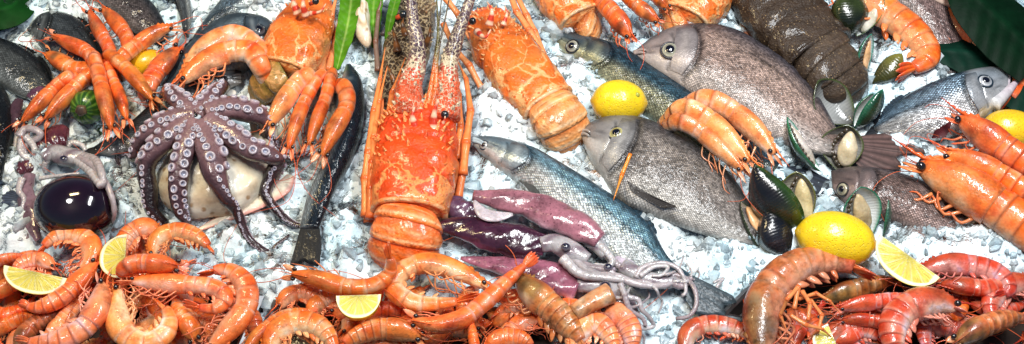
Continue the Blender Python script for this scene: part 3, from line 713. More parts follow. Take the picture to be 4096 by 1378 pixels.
def lobster(label, ax, hw, h, pal, mat, tail=None, legs=(), dome=.72, feelers=(), horns=(), eyes=(), spines=60, group=None, mosaic=(.0, .9), name='spiny_lobster', spinecol=None, front=.25, cat='lobster', collar=True, groove=.42, legr=17, sp=1.0):
    """carapace from the eyes back along ax (photo units, with half widths hw), then the tail curling down into the ice"""
    P = spline(KP(ax, h), 60); s = np.linspace(0, 1, 60)
    kk = kscale(ax[1][0], ax[1][1], .04)
    r = prof(s, list(zip(np.linspace(0, 1, len(hw)), hw))) * kk
    root = thing(name, label, cat, [P[30][0], P[30][1], 0], group)
    def shape(ss, ph):
        cs = np.cos(ph); sn = np.sin(ph)
        bx = (np.abs(cs) ** 2.5 + np.abs(sn) ** 2.5) ** (-1 / 2.5)
        g = 1 - .055 * np.exp(-((ss - groove - .10 * np.abs(sn) ** 2) / .022) ** 2) - .03 * np.exp(-((ss - groove + .16) / .03) ** 2) * (np.abs(sn) < .7)
        g = g * (1 + .018 * np.sin(ss * 31 + 4 * np.sin(ph * 3)) + .014 * np.sin(ph * 7 + ss * 23))
        tap = 1 - .55 * sstep(.09, 0, ss) - .05 * sstep(.95, 1, ss)
        k = bx * g * tap
        return k, k
    def colf(ss, pp):
        cs = np.cos(pp)
        c = lerp(pal['b'], pal['a'], sstep(-.1, .75, cs + .35 * np.sin(ss * 17)))
        c = lerp(c, pal['f'], sstep(front + .12, front - .08, ss))
        c = lerp(c, np.array(pal['a']) * .55, .55 * np.exp(-((ss - groove - .10 * np.abs(np.sin(pp)) ** 2) / .03) ** 2))
        m = lerp([mosaic[0]], [mosaic[1]], sstep(groove + .16, groove + .5, ss) * (.55 + .45 * np.abs(np.sin(pp)) ** 2.5) + .1 * np.abs(np.sin(pp)))
        return np.concatenate([np.clip(c, 0, 1), m], -1)
    mb = MB(); V = tube(mb, P, r, r * dome, NZ, 48, shape=shape, colf=colf)
    T, U, S = frames(P, NZ)
    sc = pal['f'] if spinecol is None else spinecol
    for i in range(spines):
        si = rng.beta(1.1, 1.9) if i > spines * .25 else rng.uniform(.02, .5); ph = rng.uniform(-1.25, 1.25)
        i0 = int(si * 57) + 1; j = int((ph % (2 * PI)) / (2 * PI) * 48) % 48
        b = V[i0, j]; nrm = unit(b - P[i0]); rr = r.max() * rng.uniform(.022, .048) * (1.25 - si) * sp
        cone(mb, b - nrm * rr * .3, b + unit(nrm - T[i0] * .9) * rr * rng.uniform(2.0, 3.2), rr, 7, np.array(sc) * .85, np.clip(np.array(sc) * [1.05, 1.9, 2.2] + .01, 0, 1))
    mb.build('carapace', M[mat], root)
    if collar:
        i0 = 58; q = np.linspace(-PI * .56, PI * .56, 34)
        cs, sn = np.cos(q), np.sin(q); bx = (np.abs(cs) ** 2.5 + np.abs(sn) ** 2.5) ** (-1 / 2.5)
        Q = P[i0] + S[i0] * (r[i0] * sn * bx * .97)[:, None] + U[i0] * (r[i0] * dome * cs * bx * .99)[:, None] + T[i0] * (r[i0] * .02)
        mb = MB(); tube(mb, Q, r[i0] * .085, r[i0] * .075, T[i0], 10, colf=lambda ss, pp: np.concatenate([lerp(pal['b'], pal['c'], .4 + .6 * np.cos(pp)), 0.75 * np.ones(ss.shape + (1,))], -1)); mb.build('collar', M[mat], root)
    if tail:
        tx, th, thw, nseg = tail
        Pt = spline(np.array([K(p[0], p[1], hh) for p, hh in zip(tx, th)]), 80); st = np.linspace(0, 1, 80)
        rt = prof(st, list(zip(np.linspace(0, 1, len(thw)), thw))) * kk
        f = lambda A, x: np.stack([np.interp(x, st, A[:, i]) for i in range(3)], -1)
        # fixed across axis so that the rings do not twist while the tail curls under
        across = unit(np.cross(NZ, unit((Pt[-1] - Pt[0]) * [1, 1, 0]))); 
        for k in range(nseg):
            x = np.linspace(k / nseg, min(1.0, (k + 1.12) / nseg), 12); t = np.linspace(0, 1, 12)
            c = f(Pt, x); d = unit(f(np.gradient(Pt, axis=0), x)); nn = unit(np.cross(d, across))
            rr = np.interp(x, st, rt) * (.93 + .075 * sstep(0, .75, t) - .02 * sstep(.9, 1, t))
            qn = 40; q = np.linspace(0, 2 * PI, qn, endpoint=False); cs, sn = np.cos(q), np.sin(q); bx = (np.abs(cs) ** 2.3 + np.abs(sn) ** 2.3) ** (-1 / 2.3)
            W = c[:, None] + across * (rr[:, None] * sn * bx)[..., None] + nn[:, None] * (rr[:, None] * .62 * cs * bx)[..., None]
            tt = np.repeat(t[:, None], qn, 1)
            C = lerp(pal['t'], pal['t2'], sstep(.0, .5, tt)); C = lerp(C, pal['c'], .9 * np.exp(-((tt - .80) / .055) ** 2)); C = lerp(C, np.array(pal['t']) * .5, .7 * sstep(.10, .0, tt)); C = lerp(C, pal['c'], .12 * np.abs(sn)[None] ** 3 * np.ones_like(tt))
            C = lerp(C, pal['c'], .55 * np.exp(-((tt - .40 - .12 * np.abs(sn)[None]) / .035) ** 2)); C = lerp(C, np.array(pal['t']) * .45, .6 * np.exp(-((tt - .50 - .12 * np.abs(sn)[None]) / .03) ** 2)); C = lerp(C, pal['c'], .45 * np.clip(np.sin(q * 9 + k)[None] * np.sin(tt * 7 + k) - .3, 0, 1))
            mb = MB(); mb.add(W.reshape(-1, 3), grid_faces(12, qn) + [tuple(range(qn))[::-1], tuple(range(11 * qn, 12 * qn))], np.concatenate([np.clip(C, 0, 1), .10 * np.ones(C.shape[:2] + (1,))], -1).reshape(-1, 4)); mb.build('tail_segment', M[mat], root)
    for lg in legs:
        pts, hs, rad = lg[0], lg[1], lg[2]; lc = lg[3] if len(lg) > 3 else pal['l']
        n = len(pts); hh = np.interp(np.linspace(0, 1, n), np.linspace(0, 1, len(hs)), hs)
        mb = MB(); jointed(mb, [K(p[0], p[1], z) for p, z in zip(pts, hh)], [q * kk for q in rad], lc, True); mb.build('leg', M['limb'], root)
    for (pts, hs, rad, c1, c2, mo) in feelers:
        hh = np.interp(np.linspace(0, 1, len(pts)), np.linspace(0, 1, len(hs)), hs)
        Q = spline(np.array([K(p[0], p[1], z) for p, z in zip(pts, hh)]), 46); q = np.linspace(0, 1, 46)
        rr = np.interp(q, np.linspace(0, 1, len(rad)), rad) * kk * (1 + .06 * (np.arange(46) % 2))
        mb = MB(); tube(mb, Q, rr, rr, NZ + .03, 14, colf=lambda s_, pp: np.concatenate([lerp(c1, c2, sstep(.25, .5, s_)), lerp([mo[0]], [mo[1]], np.exp(-((s_ - .42) / .13) ** 2))], -1))
        if max(rad) > 14:
            Tq, Uq, Sq = frames(Q, NZ + .03)
            for i in range(2, 44, 2):
                for sg in (-1, 1):
                    if rng.random() < .45: continue
                    aa = sg * rng.uniform(.3, 1.4); nr = Uq[i] * math.cos(aa) + Sq[i] * math.sin(aa); b = Q[i] + nr * rr[i] * .9
                    cone(mb, b, b + unit(nr - Tq[i] * -.6) * rr[i] * rng.uniform(.25, .5), rr[i] * .2, 6, np.array(c2 if i > 20 else c1) * .5)
        mb.build('antenna', M['antenna_skin'], root)
    for (b, m_, t_, rad) in horns:
        A, B, C_ = [K(*q) for q in (b, m_, t_)]
        Q = spline(np.array([A, B, C_]), 14); q = np.linspace(0, 1, 14); rr = rad * kk * (1 - .85 * q ** .8) * (1 + .08 * np.sin(q * 30))
        hc1, hc2 = ((.20, .075, .02), (.05, .028, .016)) if mat == 'lobster_dark' else ((.60, .045, .02), (.85, .62, .42))
        bands = lambda s_, pp: lerp(hc1, hc2, sstep(-.2, .4, np.sin(s_ * 15)) * .8)
        mb = MB(); tube(mb, Q, rr, rr, NZ + .02, 10, colf=bands); mb.build('horn', M['limb'], root)
    for (x, y, hh, rad) in eyes:
        p0 = K(x, y, hh); rr = rad * kk; q = K(x - rad * 1.6, y + rad * .8, hh - .006)
        mb = MB(); ellipsoid(mb, p0, (RIGHT * rr, np.array([0, 1, 0]) * rr, NZ * rr), 12, 16, (.012, .014, .018)); eo = mb.build('eye', M['eye_gloss'], root)
        mb = MB(); tube(mb, np.array([q, p0]), rr * .6, rr * .6, NZ + .02, 10, (.6, .08, .03)); mb.build('eye_stalk', M['limb'], eo)
    return root
# ---- octopus ---------------------------------------------------------------
mat_shell('octopus_skin', rough=.2, coat=.8, var=.35, dark=.55, bump=.0012, bscale=240, nscale=40, speck=420, speckcol=(.05, .02, .03))
mat_plain('sucker_skin', .28, .6, bump=.0003, bs=600)
def sucker_mesh():
    pr = [(0, .22), (.30, .20), (.46, .34), (.56, .72), (.72, .95), (.90, .88), (1.02, .55), (1.0, .1), (.92, -.5)]
    cl = [(.24, .25, .33), (.33, .35, .45), (.22, .21, .28), (.38, .37, .45), (.48, .45, .51), (.42, .37, .42), (.38, .28, .32), (.26, .15, .18), (.22, .12, .15)]
    V, C, m = [], [], 18
    for (r, z), c in zip(pr, cl):
        for j in range(m):
            w = 2 * PI * j / m; V.append((r * math.cos(w), r * math.sin(w), z)); C.append(c)
    mb = MB(); mb.add(V, grid_faces(len(pr), m), C); o = mb.build('sucker', M['sucker_skin']); me = o.data; bpy.data.objects.remove(o); return me
def octopus(label, C0, arms):
    c0 = K(*C0); root = thing('octopus', label, 'octopus', [c0[0], c0[1], 0.0]); kk = kscale(C0[0], C0[1], C0[2])
    mb = MB()
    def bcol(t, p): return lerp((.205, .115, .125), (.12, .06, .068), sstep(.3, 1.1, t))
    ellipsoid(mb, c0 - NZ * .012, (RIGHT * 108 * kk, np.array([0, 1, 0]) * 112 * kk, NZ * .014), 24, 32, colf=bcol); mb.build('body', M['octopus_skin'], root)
    n, m = 14, 72; th = np.linspace(0, 2 * PI, m, endpoint=False); R = np.full(m, 105.0)
    for (pts, *_r) in arms:
        d = K(*pts[1]) - c0; a = math.atan2(d[1], d[0]); R += 150 * np.exp(-(((th - a + PI) % (2 * PI) - PI) / .20) ** 2)
    R = np.convolve(np.r_[R[-4:], R, R[:4]], np.ones(9) / 9, 'valid'); qq = np.linspace(0.02, 1, n)
    W = c0 - NZ * .006 + (np.cos(th)[None, :, None] * RIGHT + np.sin(th)[None, :, None] * np.array([0, 1, 0])) * (qq[:, None] * R * kk)[..., None] - NZ * (.020 * qq[:, None] ** 2 * (R / 200))[..., None] ** 1.0
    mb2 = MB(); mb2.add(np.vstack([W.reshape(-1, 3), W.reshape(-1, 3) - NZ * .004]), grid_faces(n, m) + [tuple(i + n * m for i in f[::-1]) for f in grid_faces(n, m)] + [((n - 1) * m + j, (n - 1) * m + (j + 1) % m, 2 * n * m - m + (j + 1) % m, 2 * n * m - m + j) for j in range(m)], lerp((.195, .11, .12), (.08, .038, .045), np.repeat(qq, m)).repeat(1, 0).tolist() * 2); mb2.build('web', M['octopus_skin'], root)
    mb = MB(); q = np.linspace(0, 2 * PI, 25); ring = c0 + NZ * .003 + (np.cos(q)[:, None] * RIGHT + np.sin(q)[:, None] * np.array([0, 1, 0])) * 24 * kk
    tube(mb, ring, 10 * kk, 8 * kk, NZ, 8, (.42, .50, .58), caps=False); lipo = mb.build('mouth', M['sucker_skin'], root)
    mb = MB(); ellipsoid(mb, c0 + NZ * .002, (RIGHT * 12 * kk, np.array([0, 1, 0]) * 18 * kk, NZ * .004), 8, 12, (.008, .008, .012)); mb.build('beak', M['eye_gloss'], lipo)
    sm = sucker_mesh(); allsk = []
    for (pts, wid, roll, slim) in arms:
        n = 90; P = spline(np.array([K(*p) for p in pts]), n); s = np.linspace(0, 1, n)
        wv = np.interp(s, np.linspace(0, 1, len(wid)), wid) * kk * (1.04 - .12 * s)
        rl = np.interp(s, np.linspace(0, 1, len(roll)), roll); U = roll_up(P, rl); T, U, S = frames(P, U)
        def shape(ss, ph): k = 1 + .012 * np.sin(ss * 90 + 3 * np.sin(ph * 2)) + .02 * np.sin(ss * 23 + ph * 3); return k, k
        def acol(ss, pp):
            cs = np.cos(pp)
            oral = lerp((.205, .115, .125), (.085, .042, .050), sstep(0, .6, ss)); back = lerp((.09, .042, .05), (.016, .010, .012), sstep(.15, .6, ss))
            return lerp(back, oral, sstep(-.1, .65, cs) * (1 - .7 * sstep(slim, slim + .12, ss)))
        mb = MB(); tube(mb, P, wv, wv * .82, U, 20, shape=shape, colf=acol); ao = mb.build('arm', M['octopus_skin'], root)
        d = np.r_[0, np.cumsum(np.linalg.norm(np.diff(P, axis=0), axis=1))]; L = d[-1]
        x = 34 * kk; side = 1
        while True:
            si = x / L
            if si > .985: break
            w = float(np.interp(si, s, wv)); i = int(si * (n - 1))
            big = sstep(0.0, .28, si) * .62 + .38
            r = w * .375 * big * rng.uniform(.80, 1.15) * (1 if si < slim else .62)
            if r < 1.5 * kk: break
            a = .50 if w > 14 * kk else .4
            ang = side * a * rng.uniform(.8, 1.2) * (1 if si < slim else 1.9)
            nrm = U[i] * math.cos(ang) + S[i] * math.sin(ang)
            pos = P[i] + U[i] * (wv[i] * .82 * math.cos(ang)) + S[i] * (wv[i] * math.sin(ang)) - nrm * r * .18
            allsk.append((r, pos, unit(nrm + NZ * .15), T[i], ao))
            side = -side; x += r * 1.13
    allsk.sort(key=lambda q: -q[0])
    rest = MB(); sv = np.array([v.co[:] for v in sm.vertices]); sf = [tuple(p.vertices) for p in sm.polygons]
    ca = np.empty(len(sv) * 4, np.float32); sm.color_attributes['Col'].data.foreach_get('color', ca); ca = ca.reshape(-1, 4)
    for i, (r, pos, nrm, tg, ao) in enumerate(allsk):
        b = unit(np.cross(nrm, tg)); t_ = np.cross(b, nrm); R = np.stack([t_ * rng.uniform(.9, 1.15), b * rng.uniform(.85, 1.1), nrm * .8], 1) * r
        if i < 100:
            o = bpy.data.objects.new('sucker', sm); COL.objects.link(o); Mx = Matrix(R.tolist()).to_4x4(); Mx.translation = Vector(pos)
            o.parent = root; o.matrix_local = Matrix.Translation(-root.location) @ Mx
        else: rest.add(sv @ R.T + pos, sf, ca)
    if rest.n:
        o = rest.build('small_suckers', M['sucker_skin'], root); o['kind'] = 'stuff'
    return root
# ---- squid -----------------------------------------------------------------
mat_shell('squid_skin', rough=.16, coat=1.0, var=.6, dark=.3, bump=.0008, bscale=160, nscale=34, speck=230, speckcol=(.05, .006, .02))
mat_shell('squid_flesh', rough=.2, coat=.7, var=.3, dark=.5, bump=.0007, bscale=220, nscale=30, speck=560, speckcol=(.10, .04, .07), sss=.2)
def squid(label, mantle, wid, h, col, tents=(), head=None, fin=None, group='squid on the ice', belly=(.62, .45, .48), flat=.62, white=None, eyes=()):
    P = spline(KP(mantle, h), 50); s = np.linspace(0, 1, 50); m0 = mantle[len(mantle) // 2]; kk = kscale(m0[0], m0[1], .02)
    w = prof(s, list(zip(np.linspace(0, 1, len(wid)), wid))) * kk
    root = thing('squid', label, 'squid', [P[25][0], P[25][1], 0], group)
    ph0 = rng.uniform(0, 6)
    def cf(ss, pp): return lerp(lerp(belly, col, sstep(-.35, .45, np.cos(pp) + .25 * np.sin(ss * 9 + ph0))), np.array(col) * .45, .5 * np.clip(np.sin(pp * 2 + ss * 6 + ph0), 0, 1))
    mb = MB(); tube(mb, P, w, w * flat, NZ, 28, colf=cf, shape=lambda ss, ph: ((1 + .06 * np.sin(ss * 20 + ph * 2 + ph0) + .03 * np.sin(ss * 47 + ph * 3)), 1 + .12 * np.sin(ss * 11 + ph * 3 + ph0) + .05 * np.sin(ss * 39 + ph * 5))); mb.build('mantle', M['squid_skin'], root)
    T, U, S = frames(P, NZ)
    if fin:
        f0, f1, fw = fin; i = np.linspace(f0 * 49, f1 * 49, 16).astype(int)
        for sg in (-1, 1):
            e = P[i] + S[i] * sg * (w[i] * .8 + fw * kk * np.sin(np.linspace(.15, PI - .1, 16)))[:, None] - NZ * .004
            mb = MB(); fan(mb, P[i] + S[i] * sg * (w[i] * .6)[:, None] + NZ * .003, e, 16, 6, np.array(col), lerp(col, belly, .4), thick=.002); mb.build('fin', M['squid_skin'], root)
    if white:
        pts, ww, hh = white; Q = spline(KP(pts, hh), 20); q = np.sin(np.linspace(.2, PI - .25, 20)) * ww * kk
        mb = MB(); tube(mb, Q, q, q * .28, NZ, 16, (.50, .44, .47)); mb.build('cut_flesh', M['squid_flesh'], root)
    if head:
        pts, ww, hh = head; Q = spline(KP(pts, hh), 24); q = prof(np.linspace(0, 1, 24), list(zip(np.linspace(0, 1, len(ww)), ww))) * kk
        mb = MB(); tube(mb, Q, q, q * .8, NZ, 18, colf=lambda ss, pp: lerp((.38, .36, .37), (.17, .12, .145), np.clip(np.sin(ss * 11 + pp * 2), 0, 1))); mb.build('head', M['squid_flesh'], root)
    for (x, y, hh, r) in eyes:
        mb = MB(); ellipsoid(mb, K(x, y, hh), (RIGHT * r * kk * .72, np.array([0, 1, 0]) * r * kk * .6, NZ * r * kk * .45), 12, 16, colf=lambda t, p: lerp((.012, .012, .03), (.16, .14, .17), sstep(.55, 1.3, t))); mb.build('eye', M['eye_gloss'], root)
    for (pts, hs, ra, rb) in tents:
        Q = spline(KP(pts, hs), 44); q = np.linspace(ra, rb, 44) * kk * (1 + .06 * np.sin(np.linspace(0, 60, 44)))
        c = lerp((.42, .40, .40), (.22, .17, .185), rng.random())
        mb = MB(); tube(mb, Q, q, q * .85, NZ + .02, 10, colf=lambda ss, pp: lerp(c, np.clip(c * 1.25, 0, 1), np.cos(pp) * .5 + .5)); mb.build('tentacle', M['squid_flesh'], root)
    return root
# ---- mussels ---------------------------------------------------------------
def mat_mussel():
    t = NT('mussel_shell'); a = t.attr(); uv = t.uv(); sep = t.n('ShaderNodeSeparateXYZ'); t.l(uv, sep.inputs[0])
    st = t.math('SINE', t.math('ADD', t.math('MULTIPLY', sep.outputs[0], 1500.0), t.math('MULTIPLY', t.noise(40, 2, .5, t.pos()), 9.0)))
    n = t.noise(45, 4, .6, t.pos())
    k = t.math('MULTIPLY', t.ramp(n, [(.3, .5), (.55, 1.0), (.75, 1.6)]), t.math('ADD', t.math('MULTIPLY', st, .05), 1.0))
    c = t.mix(a.outputs['Alpha'], t.mix(1.0, a.outputs['Color'], k, 'MULTIPLY'), a.outputs['Color'])
    t.bsdf(color=c, rough=t.math('ADD', t.math('MULTIPLY', n, .25), .12), coat=.8, coatr=.08, normal=t.bump(t.math('ADD', st, t.math('MULTIPLY', n, 14.0)), .00012)); M['mussel_shell'] = t.m
mat_mussel()
mat_shell('mussel_meat', rough=.28, coat=.7, var=.25, dark=.6, bump=.0012, bscale=140, nscale=40, sss=.15)
def valve(root, umbo, tip, wid, face, depth=.36, out=(.012, .010, .008), out2=(.05, .055, .015), rim=(.02, .16, .07), inn=(.62, .66, .64), bend=0.06, name='shell_valve'):
    """half shell from umbo to tip; face = direction its hollow side looks"""
    A = np.asarray(tip) - np.asarray(umbo); L = np.linalg.norm(A); A = A / L
    face = np.asarray(face, float); Nn = unit(face - (face @ A) * A); B = np.cross(Nn, A)
    n, m = 22, 17; t = np.linspace(0, 1, n); u = np.linspace(-1, 1, m)
    b = wid * np.clip(np.sin(PI * np.clip(t, 0, 1) ** 1.18), 0, 1) ** .72 * .5
    T_, U_ = np.meshgrid(t, u, indexing='ij'); Bw = b[:, None]
    prof_ = np.sqrt(np.clip(1 - U_ ** 2, 0, 1)); d = wid * depth * np.clip(np.sin(PI * T_ ** .9), 0, 1) ** .7 * prof_
    bd = bend * np.sin(PI * T_) * L
    base = np.asarray(umbo) + A * (T_ * L)[..., None] + B * (Bw * U_ + bd)[..., None]
    O = base - Nn * d[..., None]; I = base - Nn * (d * .86 - .0008)[..., None] * 1.0
    I = np.asarray(umbo) + A * ((T_ * .965 + .015) * L)[..., None] + B * (Bw * .95 * U_ + bd)[..., None] - Nn * (d * .88)[..., None]
    eo = np.maximum(np.abs(U_), sstep(.75, 1, T_)); uvx = np.stack([T_ * L + 0 * U_, Bw * U_], -1)
    Co = lerp(out, out2, sstep(.35, .95, T_)); Co = lerp(Co, rim, .6 * sstep(.82, .98, eo))
    Ci = lerp(inn, (.80, .82, .80), .4 * np.sin(PI * T_)); Ci = lerp(Ci, rim, sstep(.80, .96, np.maximum(np.abs(U_) ** 1.6, sstep(.80, 1, T_))))
    mb = MB(); Fo = grid_faces(n, m, False); nv = n * m
    Cc = np.vstack([np.concatenate([Co, 0 * Co[..., :1]], -1).reshape(-1, 4), np.concatenate([Ci, 0 * Ci[..., :1] + .85], -1).reshape(-1, 4)])
    bd_ = [i * m for i in range(n)] + [(n - 1) * m + j for j in range(1, m)] + [i * m + m - 1 for i in range(n - 2, -1, -1)] + [j for j in range(m - 2, 0, -1)]
    sides = [(bd_[i], bd_[(i + 1) % len(bd_)], bd_[(i + 1) % len(bd_)] + nv, bd_[i] + nv) for i in range(len(bd_))]
    mb.add(np.vstack([O.reshape(-1, 3), I.reshape(-1, 3)]), Fo + [tuple(i + nv for i in f[::-1]) for f in Fo] + sides, Cc, np.vstack([uvx.reshape(-1, 2)] * 2))
    return mb.build(name, M['mussel_shell'], root), A, B, Nn, L
def meat(root, umbo, tip, wid, face, col=(.68, .56, .36), frill=(.06, .045, .03), lift=.0, shift=0.0):
    A = np.asarray(tip) - np.asarray(umbo); L = np.linalg.norm(A); A = A / L; face = np.asarray(face, float); Nn = unit(face - (face @ A) * A); B = np.cross(Nn, A)
    c = np.asarray(umbo) + A * L * .50 + Nn * (lift - wid * .16) + B * shift * wid
    mb = MB(); n, m = 22, 24; t = np.linspace(0, 1, n); 
    ww = wid * .27 * np.clip(np.sin(PI * np.clip(.008 + .985 * t ** .8, 0, 1)), 0, 1) ** .6; P = c + A * ((t - .5) * L * .74)[:, None]
    ph0 = rng.uniform(0, 6)
    tube(mb, P, ww, ww * .6, Nn, m, colf=lambda s, p: lerp(lerp(col, np.array(col) * [1.15, 1.2, 1.35], .5 + .5 * np.sin(s * 9 + p + ph0)), np.array(col) * [.8, .55, .35], sstep(.4, -.4, np.cos(p)) * .7), shape=lambda s, p: (1 + .10 * np.sin(s * 17 + ph0) * np.cos(p * 2 + ph0), 1 + .12 * np.sin(s * 13 + p * 2 + ph0)))
    o = mb.build('meat', M['mussel_meat'], root)
    q = np.linspace(.05, 1, 40); fr = c + A * ((q - .5) * L * .80)[:, None] + B * (wid * .40 * np.sin(PI * np.clip(.05 + .9 * q, 0, 1)) ** .8)[:, None] + Nn * (wid * .05 * np.sin(q * 60))[:, None]
    mb = MB(); tube(mb, fr, wid * .05 * (1 + .2 * np.sin(q * 40)), wid * .04, Nn, 8, frill); mb.build('frill', M['mussel_meat'], o)
# ---- lemons ----------------------------------------------------------------
def mat_lemon():
    t = NT('lemon_peel'); p = t.pos(); a = t.attr()
    v = t.voro(330, vec=p); n = t.noise(25, 3, .5, p)
    c = t.mix(1.0, a.outputs['Color'], t.ramp(n, [(.3, .86), (.7, 1.1)]), 'MULTIPLY')
    sp = t.ramp(t.voro(55, vec=p), [(.035, 1.0), (.05, 0)])
    c = t.mix(t.math('MULTIPLY', sp, .7), c, (.12, .06, .01))
    h = t.math('ADD', t.ramp(v, [(.0, 0), (.35, 1)]), t.math('MULTIPLY', n, 2.5))
    t.bsdf(color=c, rough=.32, coat=.45, coatr=.15, normal=t.bump(h, .0011), sss=.1, sssr=(.01, .006, .001), ssss=.5); M['lemon_peel'] = t.m
    t = NT('lemon_pulp'); p = t.pos(); a = t.attr()
    st = t.n('ShaderNodeMapping'); st.inputs['Scale'].default_value = (1, 1, 1); t.l(t.uv(), st.inputs[0])
    v = t.noise(1.0, 3, .6, st.outputs[0])
    e = t.ramp(v, [(.3, .72), (.5, 1.0), (.7, 1.15)])
    c = t.mix(a.outputs['Alpha'], a.outputs['Color'], t.mix(1.0, a.outputs['Color'], e, 'MULTIPLY'))
    t.bsdf(color=c, rough=.25, coat=.4, coatr=.1, normal=t.bump(t.math('MULTIPLY', v, a.outputs['Alpha']), .002)); M['lemon_pulp'] = t.m
mat_lemon()
YEL = (.86, .60, .012)
def lemon(label, c, rx, ry, ang, h, col=YEL, stem=None, rz=None):
    c0 = K(c[0], c[1], h); kk = kscale(c[0], c[1], h); a = math.radians(ang)
    A = np.array([math.cos(a), math.sin(a), 0]); B = np.array([-math.sin(a), math.cos(a), 0])
    root = thing('lemon', label, 'lemon', [c0[0], c0[1], 0], 'whole lemons')
    n, m = 30, 36; t = np.linspace(0, PI, n); ph = np.linspace(0, 2 * PI, m, endpoint=False)
    x = -np.cos(t); r = np.sin(t) ** .92; x = x + .07 * np.sign(x) * np.exp(-(r / .2) ** 2)
    V = c0 + A * (x * rx * kk)[:, None, None] + (B * (np.cos(ph))[:, None] + NZ * np.sin(ph)[:, None]) * (r[:, None, None] * ry * kk)
    C = lerp(col, np.array(col) * [.85, .75, 1], sstep(.8, 1.05, np.abs(x)))
    mb = MB(); mb.add(V.reshape(-1, 3), grid_faces(n, m), np.repeat(C[:, None], m, 1).reshape(-1, 3)); mb.build('peel', M['lemon_peel'], root)
    if stem:
        d = unit(A * stem[0] + B * stem[1] + NZ * stem[2]); 
        e = c0 + A * (d @ A) * rx * kk + B * (d @ B) * ry * kk + NZ * (d @ NZ) * ry * kk
        mb = MB(); tube(mb, np.array([e - d * .002, e + d * .0005, e + d * .0022]), np.array([18, 15, 9]) * kk * .9, np.array([18, 15, 9]) * kk * .9, unit(np.cross(d, RIGHT)), 10, (.35, .36, .05)); mb.build('stem_scar', M['limb'], root)
    return root
def wedge(label, e1, e2, rindpt, h1, h2, hr, ang=75, group='lemon wedges'):
    """cut face spanned by the core edge e1-e2 and the middle of the rind; the rest of the wedge lies behind it"""
    a, b, r = K(e1[0], e1[1], h1), K(e2[0], e2[1], h2), K(rindpt[0], rindpt[1], hr)
    A = b - a; L = np.linalg.norm(A); A = A / L; m0 = (a + b) / 2; E = r - m0; E = E - (E @ A) * A; R = np.linalg.norm(E); E = E / R
    F = np.cross(A, E); F = F if F @ FWD > 0 else -F            # away from the viewer
    root = thing('lemon_wedge', label, 'lemon wedge', [m0[0], m0[1], 0], group)
    n, k = 70, 14; x = np.linspace(-1, 1, n); rad = R * (1 - np.abs(x) ** 2.3) ** .55 + .0004; X = x * L / 2
    def pt(xi, rr, an): return m0 + A * xi[..., None] + (E * np.cos(an)[..., None] + F * np.sin(an)[..., None]) * rr[..., None]
    an = np.linspace(0, math.radians(ang), k); XX, AN = np.meshgrid(X, an, indexing='ij'); RR = np.repeat(rad[:, None], k, 1)
    mb = MB(); mb.add(pt(XX, RR, AN).reshape(-1, 3), grid_faces(n, k, False), YEL); mb.build('rind', M['lemon_peel'], root)
    q = np.linspace(0, 1, 24)
    for an0, sgn in ((0.0, 1), (math.radians(ang), -1)):
        XX, Q = np.meshgrid(X, q, indexing='ij'); RR = rad[:, None] * Q
        Vv = pt(XX, RR, np.full_like(RR, an0)) 
        dist = (1 - Q) * rad[:, None] / R + 0 * XX; endd = (1 - np.abs(x)[:, None]) * .9 + 0 * Q
        dd = np.minimum(dist * 1.0, endd)
        C = lerp(YEL, (.86, .82, .60), sstep(.012, .03, dd)); C = lerp(C, (.80, .67, .11), sstep(.12, .17, dd)); C = lerp(C, (.86, .82, .55), .7 * sstep(.05, .0, Q))
        al = sstep(.10, .16, dd); th = np.arctan2(RR, XX * .9 + 1e-9)
        C = lerp(C, (.88, .84, .52), (.75 * np.exp(-(((th / .40 + .2) % 1 - .5) / .07) ** 2) * al)); uv = np.stack([th * 16, np.hypot(RR, XX) / R * 2.5], -1)
        mb = MB(); Fq = grid_faces(n, 24, False); Fq = [f[::-1] for f in Fq] if sgn > 0 else Fq
        mb.add(Vv.reshape(-1, 3), Fq, np.concatenate([C, al[..., None]], -1).reshape(-1, 4), uv.reshape(-1, 2)); mb.build('pulp', M['lemon_pulp'], root)
    return root
# ------------------------------------------------------------------ the display: offsets of the four quarters of the photograph
def tr(p): return [(q[0] + 2576,) + tuple(q[1:2]) + tuple(q[2:]) for q in p]
def bl(p): return [(q[0], q[1] + 867) + tuple(q[2:]) for q in p]
def br(p): return [(q[0] + 2576, q[1] + 867) + tuple(q[2:]) for q in p]
MOUNDS += [(270, 850, 70, .045), (3950, 1230, 270, .036), (3330, 1110, 110, .022), (3050, 960, 100, .020), (2540, 900, 130, .022), (2490, 560, 150, .030), (2680, 640, 90, .020), (2900, 420, 160, .030), (2780, 170, 120, .026),
           (3480, 190, 150, .028), (3830, 560, 120, .028), (3920, 740, 110, .022), (4660, 430, 220, .036), (4480, 330, 110, .030), (5000, 1330, 260, .044), (4620, 1290, 160, .030), (1720, 1150, 110, .026), (1760, 1330, 90, .024), (1400, 1420, 120, .022), (1180, 1210, 90, .016), (1480, 930, 90, .016),
           (140, 130, 180, .030), (330, 60, 120, .030), (1640, 170, 90, .030), (860, 90, 70, .02), (570, 730, 80, .018), (620, 1000, 110, .022), (640, 1120, 90, .024), (110, 850, 90, .018), (90, 1180, 140, .024), (100, 420, 70, .02), (3620, 1300, 110, .022), (3800, 1480, 90, .018), (4520, 720, 90, .016), (1330, 50, 120, .02), (2420, 380, 80, .018)]
